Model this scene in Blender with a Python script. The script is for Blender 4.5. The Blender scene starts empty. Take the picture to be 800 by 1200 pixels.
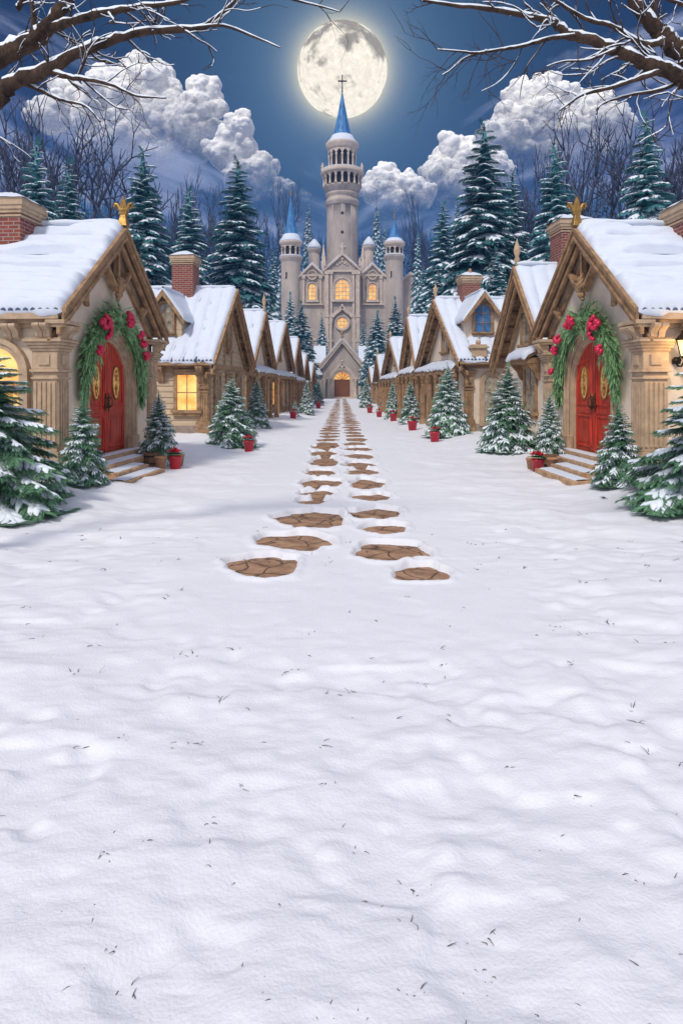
import bpy, bmesh, math, random
import numpy as np
from mathutils import Vector, Matrix, noise as mnoise

R = math.radians
SC = bpy.context.scene
COL = SC.collection
random.seed(7)
rng = np.random.default_rng(11)

# ------------------------------------------------------------------ materials
def _nt(name):
    m = bpy.data.materials.new(name); m.use_nodes = True
    nt = m.node_tree; b = nt.nodes['Principled BSDF']
    return m, nt, b

def pm(name, col, rough=.7, var=.18, vs=4., bump=.25, bs=35., stretch=(1, 1, 1), metal=0., spec=.3, rand=0., dist=.01, sub=0., tint=None):
    m, nt, b = _nt(name); N = nt.nodes; L = nt.links
    tc = N.new('ShaderNodeTexCoord'); mp = N.new('ShaderNodeMapping'); mp.inputs['Scale'].default_value = stretch
    L.new(tc.outputs['Object'], mp.inputs['Vector'])
    n1 = N.new('ShaderNodeTexNoise'); n1.inputs['Scale'].default_value = vs; n1.inputs['Detail'].default_value = 6; n1.inputs['Roughness'].default_value = .65
    L.new(mp.outputs[0], n1.inputs['Vector'])
    cr = N.new('ShaderNodeValToRGB')
    t = tint or col
    cr.color_ramp.elements[0].position = .3; cr.color_ramp.elements[1].position = .7
    cr.color_ramp.elements[0].color = (*[max(0, c * (1 - var)) for c in col], 1)
    cr.color_ramp.elements[1].color = (*[min(.95, c * (1 + var)) for c in t], 1)
    L.new(n1.outputs['Fac'], cr.inputs['Fac'])
    out = cr.outputs['Color']
    if rand:
        oi = N.new('ShaderNodeObjectInfo'); hs = N.new('ShaderNodeHueSaturation')
        mr = N.new('ShaderNodeMapRange'); mr.inputs['To Min'].default_value = 1 - rand; mr.inputs['To Max'].default_value = 1 + rand
        L.new(oi.outputs['Random'], mr.inputs['Value']); L.new(mr.outputs[0], hs.inputs['Value'])
        L.new(out, hs.inputs['Color']); out = hs.outputs['Color']
    L.new(out, b.inputs['Base Color'])
    b.inputs['Roughness'].default_value = rough; b.inputs['Metallic'].default_value = metal
    b.inputs['Specular IOR Level'].default_value = spec
    if sub:
        b.inputs['Subsurface Weight'].default_value = sub; b.inputs['Subsurface Radius'].default_value = (.06, .05, .045); b.inputs['Subsurface Scale'].default_value = .5
    if bump:
        n2 = N.new('ShaderNodeTexNoise'); n2.inputs['Scale'].default_value = bs; n2.inputs['Detail'].default_value = 5
        L.new(mp.outputs[0], n2.inputs['Vector'])
        bp = N.new('ShaderNodeBump'); bp.inputs['Strength'].default_value = bump; bp.inputs['Distance'].default_value = dist
        L.new(n2.outputs['Fac'], bp.inputs['Height']); L.new(bp.outputs[0], b.inputs['Normal'])
    return m

def emis(name, c1, c2, s, scale=3., stretch=(1, 1, 1)):
    m, nt, b = _nt(name); N = nt.nodes; L = nt.links
    tc = N.new('ShaderNodeTexCoord'); mp = N.new('ShaderNodeMapping'); mp.inputs['Scale'].default_value = stretch
    n1 = N.new('ShaderNodeTexNoise'); n1.inputs['Scale'].default_value = scale; n1.inputs['Detail'].default_value = 3
    cr = N.new('ShaderNodeValToRGB'); cr.color_ramp.elements[0].position = .35; cr.color_ramp.elements[1].position = .68
    cr.color_ramp.elements[0].color = (*c1, 1); cr.color_ramp.elements[1].color = (*c2, 1)
    L.new(tc.outputs['Object'], mp.inputs[0]); L.new(mp.outputs[0], n1.inputs['Vector']); L.new(n1.outputs['Fac'], cr.inputs['Fac'])
    b.inputs['Base Color'].default_value = (.3, .2, .08, 1); b.inputs['Roughness'].default_value = .15
    L.new(cr.outputs[0], b.inputs['Emission Color']); b.inputs['Emission Strength'].default_value = s
    return m

def brick_mat(name):
    m, nt, b = _nt(name); N = nt.nodes; L = nt.links
    tc = N.new('ShaderNodeTexCoord'); sp = N.new('ShaderNodeSeparateXYZ'); L.new(tc.outputs['Object'], sp.inputs[0])
    ad = N.new('ShaderNodeMath'); L.new(sp.outputs['X'], ad.inputs[0]); L.new(sp.outputs['Y'], ad.inputs[1])
    cb = N.new('ShaderNodeCombineXYZ'); L.new(ad.outputs[0], cb.inputs['X']); L.new(sp.outputs['Z'], cb.inputs['Y'])
    bt = N.new('ShaderNodeTexBrick'); L.new(cb.outputs[0], bt.inputs['Vector'])
    bt.inputs['Color1'].default_value = (.36, .085, .055, 1); bt.inputs['Color2'].default_value = (.23, .05, .04, 1); bt.inputs['Mortar'].default_value = (.42, .33, .28, 1)
    bt.inputs['Scale'].default_value = 1; bt.inputs['Brick Width'].default_value = .2; bt.inputs['Row Height'].default_value = .075; bt.inputs['Mortar Size'].default_value = .009
    n1 = N.new('ShaderNodeTexNoise'); n1.inputs['Scale'].default_value = 14; L.new(tc.outputs['Object'], n1.inputs['Vector'])
    mx = N.new('ShaderNodeMix'); mx.data_type = 'RGBA'; mx.blend_type = 'MULTIPLY'; mx.inputs[0].default_value = .5
    L.new(bt.outputs['Color'], mx.inputs[6]); L.new(n1.outputs['Color'], mx.inputs[7]); L.new(bt.outputs['Color'], mx.inputs[6])
    L.new(mx.outputs[2], b.inputs['Base Color']); b.inputs['Roughness'].default_value = .85
    bp = N.new('ShaderNodeBump'); bp.inputs['Strength'].default_value = .7; bp.inputs['Distance'].default_value = .01; bp.invert = True
    L.new(bt.outputs['Fac'], bp.inputs['Height']); L.new(bp.outputs[0], b.inputs['Normal'])
    return m

def siding_mat(name, col, pitch=.16):
    m = pm(name, col, .75, .16, 3., 0, stretch=(1, 1, 7))
    nt = m.node_tree; N = nt.nodes; L = nt.links; b = N['Principled BSDF']
    tc = N.new('ShaderNodeTexCoord'); sp = N.new('ShaderNodeSeparateXYZ'); L.new(tc.outputs['Object'], sp.inputs[0])
    md = N.new('ShaderNodeMath'); md.operation = 'MODULO'; ad = N.new('ShaderNodeMath'); ad.inputs[1].default_value = 20
    L.new(sp.outputs['Z'], ad.inputs[0]); L.new(ad.outputs[0], md.inputs[0]); md.inputs[1].default_value = pitch
    dv = N.new('ShaderNodeMath'); dv.operation = 'DIVIDE'; dv.inputs[1].default_value = pitch; L.new(md.outputs[0], dv.inputs[0])
    iv = N.new('ShaderNodeMath'); iv.operation = 'SUBTRACT'; iv.inputs[0].default_value = 1; L.new(dv.outputs[0], iv.inputs[1])
    bp = N.new('ShaderNodeBump'); bp.inputs['Strength'].default_value = 1; bp.inputs['Distance'].default_value = .035
    L.new(iv.outputs[0], bp.inputs['Height']); L.new(bp.outputs[0], b.inputs['Normal'])
    return m

def stone_mat(name):
    m = pm(name, (.22, .12, .07), .8, .35, 4.5, 0, tint=(.34, .205, .125))
    nt = m.node_tree; N = nt.nodes; L = nt.links; b = N['Principled BSDF']
    tc = N.new('ShaderNodeTexCoord'); oi = N.new('ShaderNodeObjectInfo'); vm = N.new('ShaderNodeVectorMath'); vm.operation = 'ADD'
    sc = N.new('ShaderNodeMath'); sc.operation = 'MULTIPLY'; sc.inputs[1].default_value = 40; L.new(oi.outputs['Random'], sc.inputs[0])
    L.new(tc.outputs['Object'], vm.inputs[0]); L.new(sc.outputs[0], vm.inputs[1])
    nz = N.new('ShaderNodeTexNoise'); nz.inputs['Scale'].default_value = 3; L.new(vm.outputs[0], nz.inputs['Vector'])
    mxv = N.new('ShaderNodeMix'); mxv.data_type = 'VECTOR'; mxv.inputs[0].default_value = .18
    L.new(vm.outputs[0], mxv.inputs[4]); L.new(nz.outputs['Color'], mxv.inputs[5])
    vo = N.new('ShaderNodeTexVoronoi'); vo.feature = 'DISTANCE_TO_EDGE'; vo.inputs['Scale'].default_value = 3.6; L.new(mxv.outputs[1], vo.inputs['Vector'])
    mr = N.new('ShaderNodeMapRange'); mr.inputs['From Max'].default_value = .045; L.new(vo.outputs['Distance'], mr.inputs['Value'])
    old = b.inputs['Base Color'].links[0].from_socket
    mx = N.new('ShaderNodeMix'); mx.data_type = 'RGBA'; L.new(mr.outputs[0], mx.inputs[0]); mx.inputs[6].default_value = (.06, .035, .025, 1); L.new(old, mx.inputs[7])
    L.new(mx.outputs[2], b.inputs['Base Color'])
    n2 = N.new('ShaderNodeTexNoise'); n2.inputs['Scale'].default_value = 30; n2.inputs['Detail'].default_value = 6; L.new(tc.outputs['Object'], n2.inputs['Vector'])
    ad = N.new('ShaderNodeMath'); ad.operation = 'MULTIPLY_ADD'; ad.inputs[1].default_value = .25; L.new(n2.outputs['Fac'], ad.inputs[0]); L.new(mr.outputs[0], ad.inputs[2])
    bp = N.new('ShaderNodeBump'); bp.inputs['Strength'].default_value = .6; bp.inputs['Distance'].default_value = .015
    L.new(ad.outputs[0], bp.inputs['Height']); L.new(bp.outputs[0], b.inputs['Normal'])
    return m

def snow_mat(name, col=(.86, .88, .93), bs=60., bump=.35, dist=.006, sub=0., big=0.):
    m = pm(name, col, .62, .025, 2.2, bump, bs, dist=dist, spec=.25, sub=sub)
    return m

M = {}
M['snow_ground'] = snow_mat('snow_ground', (.725, .74, .80), 70, .45, .010)
M['snow_roof'] = snow_mat('snow_roof', (.63, .69, .80), 30, .4, .01)
M['snow_tree'] = snow_mat('snow_tree', (.78, .85, .94), 30, 0)
M['stucco'] = pm('stucco', (.72, .61, .49), .85, .09, 3, .3, 45, spec=.15)
M['stucco_grey'] = pm('stucco_grey', (.50, .43, .38), .85, .10, 3, .35, 45, spec=.15)
M['wood'] = pm('carved_wood', (.23, .135, .07), .62, .3, 5, .3, 60, (1, 1, 1), tint=(.37, .23, .125), dist=.005)
M['wood_dark'] = pm('dark_wood', (.09, .055, .035), .75, .3, 3, .3, 15)
M['trim'] = pm('limestone_trim', (.43, .305, .20), .75, .13, 6, .25, 70, tint=(.51, .375, .255), dist=.005)
M['siding'] = siding_mat('lap_siding', (.50, .385, .265))
M['siding_dark'] = siding_mat('brown_siding', (.36, .26, .17), .22)
M['foundation'] = pm('foundation_stone', (.30, .24, .2), .85, .3, 9, .8, 14)
M['brick'] = brick_mat('red_brick')
M['door'] = pm('red_door', (.34, .020, .010), .36, .4, 3, .2, 25, (6, 6, .8), spec=.45, tint=(.54, .048, .02))
M['door_brown'] = pm('brown_door', (.22, .085, .03), .45, .3, 3, .2, 25, (6, 6, .8))
M['bronze'] = pm('bronze', (.20, .13, .06), .35, .3, 20, 0, metal=.9)
M['gold'] = pm('old_gold', (.36, .215, .065), .45, .45, 9, .4, 30, metal=.75)
M['iron'] = pm('black_iron', (.035, .025, .02), .45, .3, 20, .2, 40, metal=.6)
M['tile'] = pm('slate_tile', (.085, .12, .21), .7, .3, 9, .3, 30)
M['castle'] = pm('castle_stone', (.36, .31, .28), .85, .18, .5, .4, 2.2, (1, 1, .35), dist=.06, tint=(.46, .395, .35))
M['castle_trim'] = pm('castle_trim', (.54, .45, .38), .8, .18, 1.2, .3, 3, dist=.04)
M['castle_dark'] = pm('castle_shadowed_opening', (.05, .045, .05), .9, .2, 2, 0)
M['spire'] = pm('blue_slate', (.025, .115, .33), .5, .4, 1.5, .4, 5, (1, 1, .4), dist=.05, tint=(.06, .22, .47))
M['glow'] = emis('lit_glass', (.95, .34, .04), (1., .74, .26), 1.05, 2.2)
M['glow_castle'] = emis('castle_lit_glass', (.75, .26, .03), (1., .66, .2), 1.0, 1.3)
M['inlay'] = emis('etched_door_glass', (.40, .07, .015), (.95, .55, .2), .40, 11, (1, 1, 1.6))
M['glass'] = pm('dim_glass', (.20, .17, .12), .08, .5, 5, 0, spec=.6, tint=(.36, .33, .26))
M['glass_blue'] = pm('blue_glass', (.06, .17, .36), .08, .4, 5, 0, spec=.6)
M['berry'] = pm('red_berry', (.58, .012, .065), .3, .25, 12, 0, spec=.5)
M['petal'] = pm('poinsettia_petal', (.55, .015, .03), .5, .25, 14, 0)
M['bucket'] = pm('red_enamel', (.50, .012, .03), .3, .12, 6, .05, 20, spec=.5)
M['terracotta'] = pm('terracotta', (.42, .22, .12), .8, .2, 12, .3, 50)
M['barrel'] = pm('barrel_wood', (.22, .13, .075), .75, .35, 4, .5, 30, (4, 4, 1))
M['step'] = pm('sandstone_step', (.38, .225, .13), .85, .3, 8, .6, 28, tint=(.46, .30, .18))
M['stone'] = stone_mat('path_flagstone')
M['bark'] = pm('bark', (.028, .017, .012), .9, .6, 9, 1., 30, (1, 1, .6), dist=.04, tint=(.066, .040, .027))
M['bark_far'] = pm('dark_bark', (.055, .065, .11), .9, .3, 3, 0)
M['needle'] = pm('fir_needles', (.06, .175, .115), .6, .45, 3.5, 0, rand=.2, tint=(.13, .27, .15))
M['needle_far'] = pm('haze_blue_fir_needles', (.035, .135, .175), .7, .4, 9., 0, rand=.2, tint=(.06, .215, .23))  # haze blue of the distance is mixed into the needle colour
M['garland'] = pm('garland_needles', (.085, .21, .085), .5, .6, 14, 0, tint=(.21, .38, .16))
M['leaf'] = pm('plant_leaf', (.05, .16, .05), .5, .3, 9, 0)
M['hill'] = pm('snowy_forest_hill', (.14, .21, .42), .9, .4, .05, .5, .3, (1, 1, .4), tint=(.36, .44, .64))  # bluish base carries the fade of the distant air
M['forest'] = pm('far_conifers', (.045, .11, .24), .9, .3, .2, 0)  # blue fade of far haze painted into the tree colour
M['twig'] = pm('dry_grass', (.13, .12, .135), .8, .3, 9, 0)

# ------------------------------------------------------------------ object helpers
def props(o, label=None, cat=None, group=None, kind=None):
    if label: o['label'] = label
    if cat: o['category'] = cat
    if group: o['group'] = group
    if kind: o['kind'] = kind
    return o

def empty(name, loc, label, cat, group=None):
    o = bpy.data.objects.new(name, None); COL.objects.link(o); o.location = loc; o.empty_display_size = .2
    return props(o, label, cat, group)

def copy_tree(o, parent=None):
    c = o.copy(); COL.objects.link(c)
    if parent is not None: c.parent = parent
    for ch in list(o.children): copy_tree(ch, c)
    return c

def raw_mesh(name, verts, faces, mat, parent=None, smooth=False):
    """numpy verts (n,3), faces: list of arrays (m,k)"""
    me = bpy.data.meshes.new(name)
    if not isinstance(faces, list): faces = [faces]
    faces = [f for f in faces if len(f)]
    nl = sum(f.size for f in faces); nf = sum(len(f) for f in faces)
    me.vertices.add(len(verts)); me.vertices.foreach_set('co', np.asarray(verts, np.float32).ravel())
    me.loops.add(nl); me.loops.foreach_set('vertex_index', np.concatenate([f.ravel() for f in faces]).astype(np.int32))
    me.polygons.add(nf)
    tot = np.concatenate([np.full(len(f), f.shape[1], np.int32) for f in faces])
    st = np.concatenate([[0], np.cumsum(tot)[:-1]]).astype(np.int32)
    me.polygons.foreach_set('loop_start', st); me.polygons.foreach_set('loop_total', tot)
    if smooth: me.polygons.foreach_set('use_smooth', np.ones(nf, bool))
    me.update(calc_edges=True); me.validate()
    me.materials.append(mat)
    o = bpy.data.objects.new(name, me); COL.objects.link(o)
    if parent is not None: o.parent = parent
    return o

class MB:
    """collects shapes in a frame X (4x4), stores coordinates relative to org"""
    def __init__(s, X=None, org=(0, 0, 0)):
        s.X = X or Matrix.Identity(4); s.org = Vector(org); s.v = []; s.f = []; s.sm = []
    def add(s, vs, fs, smooth=False):
        b = len(s.v)
        for p in vs: s.v.append(s.X @ Vector(p) - s.org)
        for f in fs: s.f.append([b + i for i in f]); s.sm.append(smooth)
        return s
    def box(s, a0, a1, b0, b1, c0, c1):
        vs = [(a, b, c) for a in (a0, a1) for b in (b0, b1) for c in (c0, c1)]
        return s.add(vs, [(0, 1, 3, 2), (4, 6, 7, 5), (0, 4, 5, 1), (2, 3, 7, 6), (0, 2, 6, 4), (1, 5, 7, 3)])
    def frus(s, a, b, w0, w1, c0, c1):
        vs = [(a + i * w, b + j * w, c) for (w, c) in ((w0, c0), (w1, c1)) for (i, j) in ((-1, -1), (1, -1), (1, 1), (-1, 1))]
        return s.add(vs, [(3, 2, 1, 0), (4, 5, 6, 7), (0, 1, 5, 4), (1, 2, 6, 5), (2, 3, 7, 6), (3, 0, 4, 7)])
    def prism(s, poly, b0, b1, axis='b'):
        n = len(poly)
        if axis == 'b': f = lambda p, t: (p[0], t, p[1])
        elif axis == 'a': f = lambda p, t: (t, p[0], p[1])
        else: f = lambda p, t: (p[0], p[1], t)
        vs = [f(p, b0) for p in poly] + [f(p, b1) for p in poly]
        return s.add(vs, [list(range(n))[::-1], list(range(n, 2 * n))] + [(i, (i + 1) % n, n + (i + 1) % n, n + i) for i in range(n)])
    def bar(s, p, q, w, h, up=(0, 0, 1)):
        p, q, up = Vector(p), Vector(q), Vector(up); d = (q - p).normalized(); sd = d.cross(up).normalized(); u2 = sd.cross(d)
        vs = []
        for e in (p, q):
            for (i, j) in ((-1, -1), (1, -1), (1, 1), (-1, 1)): vs.append(e + sd * (i * w / 2) + u2 * (j * h / 2))
        return s.add(vs, [(3, 2, 1, 0), (4, 5, 6, 7), (0, 1, 5, 4), (1, 2, 6, 5), (2, 3, 7, 6), (3, 0, 4, 7)])
    def tube(s, pts, rad, n=8, smooth=True):
        pts = [Vector(p) for p in pts]; vs = []; fs = []
        if not hasattr(rad, '__len__'): rad = [rad] * len(pts)
        for k, p in enumerate(pts):
            d = (pts[min(k + 1, len(pts) - 1)] - pts[max(k - 1, 0)]).normalized()
            up = Vector((0, 0, 1)) if abs(d.z) < .9 else Vector((1, 0, 0))
            a = d.cross(up).normalized(); b = a.cross(d)
            for i in range(n):
                t = 2 * math.pi * i / n; vs.append(p + (a * math.cos(t) + b * math.sin(t)) * rad[k])
        for k in range(len(pts) - 1):
            for i in range(n): fs.append((k * n + i, k * n + (i + 1) % n, (k + 1) * n + (i + 1) % n, (k + 1) * n + i))
        fs.append(list(range(n))[::-1]); fs.append(list(range((len(pts) - 1) * n, len(pts) * n)))
        return s.add(vs, fs, smooth)
    def lathe(s, a, b, prof, n=24, smooth=True, c=0):
        vs = []; fs = []
        for (r, z) in prof:
            for i in range(n): t = 2 * math.pi * i / n; vs.append((a + r * math.cos(t), b + r * math.sin(t), c + z))
        for k in range(len(prof) - 1):
            for i in range(n): fs.append((k * n + i, k * n + (i + 1) % n, (k + 1) * n + (i + 1) % n, (k + 1) * n + i))
        fs.append(list(range(n))[::-1]); fs.append(list(range((len(prof) - 1) * n, len(prof) * n)))
        return s.add(vs, fs, smooth)
    def sweep(s, path, prof):
        """path: (a,c) points in the facade plane; prof: closed list of (offset outward, b)"""
        n = len(path); k = len(prof); vs = []; fs = []
        for i in range(n):
            p = Vector(path[i]); t = (Vector(path[min(i + 1, n - 1)]) - Vector(path[max(i - 1, 0)])).normalized()
            nrm = Vector((-t.y, t.x))
            for (o, b) in prof: q = p + nrm * o; vs.append((q.x, b, q.y))
        for i in range(n - 1):
            for j in range(k): fs.append((i * k + j, i * k + (j + 1) % k, (i + 1) * k + (j + 1) % k, (i + 1) * k + j))
        fs.append(list(range(k))); fs.append(list(range((n - 1) * k, n * k))[::-1])
        return s.add(vs, fs)
    def ball(s, c, r, n=8, sq=(1, 1, 1)):
        pr = [(max(1e-4, math.sin(math.pi * i / (n // 2 + 1))), -math.cos(math.pi * i / (n // 2 + 1))) for i in range(n // 2 + 2)]
        vs = []; fs = []
        for (q, z) in pr:
            for i in range(n): t = 2 * math.pi * i / n; vs.append((c[0] + r * sq[0] * q * math.cos(t), c[1] + r * sq[1] * q * math.sin(t), c[2] + r * sq[2] * z))
        for k in range(len(pr) - 1):
            for i in range(n): fs.append((k * n + i, k * n + (i + 1) % n, (k + 1) * n + (i + 1) % n, (k + 1) * n + i))
        return s.add(vs, fs, True)
    def build(s, name, mat, parent=None, bevel=0, norm=True):
        me = bpy.data.meshes.new(name); me.from_pydata(s.v, [], s.f)
        me.polygons.foreach_set('use_smooth', s.sm)
        if norm:
            bm = bmesh.new(); bm.from_mesh(me); bmesh.ops.recalc_face_normals(bm, faces=bm.faces); bm.to_mesh(me); bm.free()
        me.update(); me.materials.append(M[mat] if isinstance(mat, str) else mat)
        o = bpy.data.objects.new(name, me); COL.objects.link(o)
        if parent is not None: o.parent = parent
        if bevel:
            md = o.modifiers.new('bevel', 'BEVEL'); md.width = bevel; md.segments = 2; md.limit_method = 'ANGLE'
        return o

def arc(ac, cc, r, t0, t1, n, ry=None):
    ry = ry or r
    return [(ac + r * math.cos(t0 + (t1 - t0) * i / n), cc + ry * math.sin(t0 + (t1 - t0) * i / n)) for i in range(n + 1)]

def arch_path(ac, c0, hw, cs, n=18, ry=None):
    """from bottom right, over the arch, to bottom left is reversed: left bottom -> top -> right bottom; outward offset = left normal"""
    return [(ac - hw, c0)] + arc(ac, cs, hw, math.pi, 0, n, ry) + [(ac + hw, c0)]

# ------------------------------------------------------------------ noise on arrays
_lat = rng.random((256, 256)).astype(np.float64)
def vnoise(x, y):
    xi = np.floor(x).astype(int); yi = np.floor(y).astype(int); fx = x - xi; fy = y - yi
    fx = fx * fx * fx * (fx * (fx * 6 - 15) + 10); fy = fy * fy * fy * (fy * (fy * 6 - 15) + 10)
    g = lambda i, j: _lat[(xi + i) & 255, (yi + j) & 255]
    return (g(0, 0) * (1 - fx) + g(1, 0) * fx) * (1 - fy) + (g(0, 1) * (1 - fx) + g(1, 1) * fx) * fy - .5
def fbm(x, y, o=4, g=.5):
    s = 0; a = 1; f = 1
    for k in range(o): s = s + a * vnoise(x * f + 17.3 * k, y * f - 9.1 * k); a *= g; f *= 2.03
    return s
def sst(a, b, x):
    t = np.clip((x - a) / (b - a), 0, 1); return t * t * (3 - 2 * t)
# ------------------------------------------------------------------ camera (800 px focal length on the 1200 px side)
CAMZ, F, HY = 1.7, 800., 454.
cam = bpy.data.cameras.new('camera'); camo = bpy.data.objects.new('camera', cam); COL.objects.link(camo)
cam.sensor_fit = 'AUTO'; cam.sensor_width = 36; cam.lens = 36 * F / 1200; cam.shift_y = -(600 - HY) / 1200
cam.clip_end = 30000; cam.clip_start = .05
camo.location = (0, 0, CAMZ); camo.rotation_euler = (R(90), 0, 0); SC.camera = camo
def at(px, py, d):            # photo pixel + distance -> world
    return Vector(((px - 400) / F * d, d, CAMZ + (HY - py) / F * d))

# ------------------------------------------------------------------ path stones
px_l = [(309, 662.5, 74, 28), (345, 634, 78, 19), (366, 608.5, 72, 22), (365, 587.5, 36, 8), (371, 578, 42, 9), (376, 566, 44, 12), (376, 553.5, 34, 9), (381, 541, 33, 10), (379, 531, 31, 7), (382, 523.5, 30, 6)]
px_r = [(494, 671, 68, 19), (458, 645.5, 82, 21), (451, 619.5, 50, 14), (439, 601.5, 57, 15), (435, 582.5, 46, 11), (430, 566.5, 39, 12), (426, 552.5, 38, 8), (422, 544, 37, 7), (421, 534, 33, 7), (419.5, 526, 31, 6)]
STONES = []
for lst, sgn in ((px_l, -1), (px_r, 1)):
    for (cx, cy, w, h) in lst:
        d1 = 1360 / (cy - h / 2 - HY); d2 = 1360 / (cy + h / 2 - HY); d = (d1 + d2) / 2
        STONES.append(((cx - 400) / F * d, d, w / 2 / F * d * 1.08, (d1 - d2) / 2 * 1.06, sgn, True))
    d = 20.6
    while d < 103:
        STONES.append((sgn * (.45 + random.uniform(-.04, .04)), d, .35 + random.uniform(-.04, .06), .60 + random.uniform(-.07, .08) + .003 * d, sgn, False))
        d += 1.50 + random.uniform(-.12, .15) + .006 * d
def stone_r(k, th):
    c = _lat[k % 256]
    return 1 + .06 * np.cos(2 * th + 6.3 * c[0]) + .05 * np.cos(3 * th + 6.3 * c[1]) + .05 * np.cos(5 * th + 6.3 * c[2]) + .035 * np.cos(9 * th + 6.3 * c[3])

def gz_np(x, y):
    x = np.asarray(x, float); y = np.asarray(y, float)
    ax = np.abs(x)
    h = .06 * fbm(x * .3 + 4, y * .22, 2)
    h = h + .034 * vnoise(x * .8 + y * .3 + 3, y * 2.3 - x * .2) * sst(3, 8, y)
    h = h + (.026 + .03 * sst(4, 9, y)) * fbm(x * 1.5 + 9, y * 1.7, 3)
    h = h - .030 * sst(.06, .36, fbm(x * 2.3 + 31, y * 2.5, 3)) * (1 - sst(7, 12, y))
    h = h + .026 * fbm(x * 4.6 - 2, y * 4.8, 4, .55) * (1 - .6 * sst(6, 14, y))
    h = h * (1 - .8 * (1 - sst(1.15, 2.0, ax)) * sst(3.6, 5.2, y))
    wl = np.where(x < 0, 4.75 - .045 * np.minimum(y, 40), 4.95 - .035 * np.minimum(y, 40))
    h = h + .17 * sst(-1.5, .1, ax - wl) * sst(8, 10.5, y) * (1 - sst(70, 90, y)) * (1 - .85 * sst(11.3, 12.0, y) * (1 - sst(15.2, 16.2, y)))
    return h
def gz(x, y): return float(gz_np(np.array([x]), np.array([y]))[0])

def carve(x, y, h):
    for k, (cx, cy, hw, hd, sg, near) in enumerate(STONES):
        m = (np.abs(x - cx) < hw * 1.9) & (np.abs(y - cy) < hd * 1.9)
        if not m.any(): continue
        xx = x[m]; yy = y[m]; dx = (xx - cx) / hw; dy = (yy - cy) / hd
        q = np.hypot(dx, dy) / stone_r(k, np.arctan2(dy, dx)) + (.20 if near else .2) * fbm(xx * 4.5 + k * 3.1, yy * 4.0, 3, .55)
        hh = h[m]; drop = 1 - sst(.95, 1.09, q)
        rim = np.exp(-((q - 1.17) / .10) ** 2) * .026
        h[m] = hh * (1 - drop) + rim * near + drop * (-.085 if near else -.07)
    return h

def ground():
    ys = [-60, -40, -25, -15, -8, -4, -2, -.5, .4, .9]
    y = 1.2
    while y < 20: ys.append(y); y *= 1.0042
    while y < 112: ys.append(y); y *= 1.0058
    while y < 640: ys.append(y); y *= 1.05
    ys.append(700)
    xs = list(np.arange(0, 1.25, .028)); x = xs[-1]; st = .028
    while x < 5.4: st = min(.10, st * 1.03); x += st; xs.append(x)
    while x < 450: st *= 1.13; x += st; xs.append(x)
    xs = np.array(sorted(set([-v for v in xs] + xs))); ys = np.array(ys)
    X, Y = np.meshgrid(xs, ys); x = X.ravel(); y = Y.ravel()
    h = carve(x, y, gz_np(x, y))
    nx, ny = len(xs), len(ys)
    i = np.arange(nx * ny).reshape(ny, nx)
    f = np.stack([i[:-1, :-1], i[:-1, 1:], i[1:, 1:], i[1:, :-1]], -1).reshape(-1, 4)
    o = raw_mesh('snow_ground', np.stack([x, y, h], 1), f, M['snow_ground'], smooth=True)
    props(o, kind='structure')
ground()

STONE_LAB = {0: 'broad brown flagstone with cracks, nearest stone of the path on the left', 1: 'wide brown flagstone second from the front in the left line of stones',
    2: 'large cracked brown flagstone third from the front in the left line of stones', 3: 'thin sliver of brown flagstone just behind the large third stone on the left'}
n10 = len(px_l)
def build_stones():
    nl = sum(1 for s in STONES if s[4] < 0)
    labs_r = {0: 'brown flagstone at the very front right end of the path', 1: 'widest brown flagstone in the right line, second from the front', 2: 'small brown flagstone third from the front in the right line of stones', 3: 'brown flagstone fourth from the front in the right line of stones'}
    cl = cr = 0
    for k, (cx, cy, hw, hd, sg, near) in enumerate(STONES):
        n = 40; th = [2 * math.pi * i / n for i in range(n)]
        b = MB(org=(cx, cy, 0)); top = (-.040 if near else -.012) - .0006 * (k % 9)
        pts = []
        for t in th:
            r = float(stone_r(k, np.array(t))) * (1.5 if near else 1.3)
            pts.append((cx + math.cos(t) * hw * r, cy + math.sin(t) * hd * r))
        ins = [(cx + (p[0] - cx) * .985, cy + (p[1] - cy) * .985) for p in pts]
        vs = [(p[0], p[1], -.2) for p in pts] + [(p[0], p[1], top - .012) for p in pts] + [(p[0], p[1], top) for p in ins]
        fs = [(i + r * n, (i + 1) % n + r * n, (i + 1) % n + (r + 1) * n, i + (r + 1) * n) for r in (0, 1) for i in range(n)] + [list(range(2 * n, 3 * n)), list(range(n))[::-1]]
        b.add(vs, fs); o = b.build('flagstone', 'stone'); o.location = (cx, cy, 0)
        if sg < 0: lab = STONE_LAB.get(cl); cl += 1
        else: lab = labs_r.get(cr); cr += 1
        side = 'left' if sg < 0 else 'right'
        if not lab:
            lab = f'brown flagstone in the middle stretch of the {side} line of stones' if near else f'small distant brown flagstone in the far stretch of the {side} line of stones'
        props(o, lab, 'flagstone', f'{side} line of flagstones in the snow')
build_stones()

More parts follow.
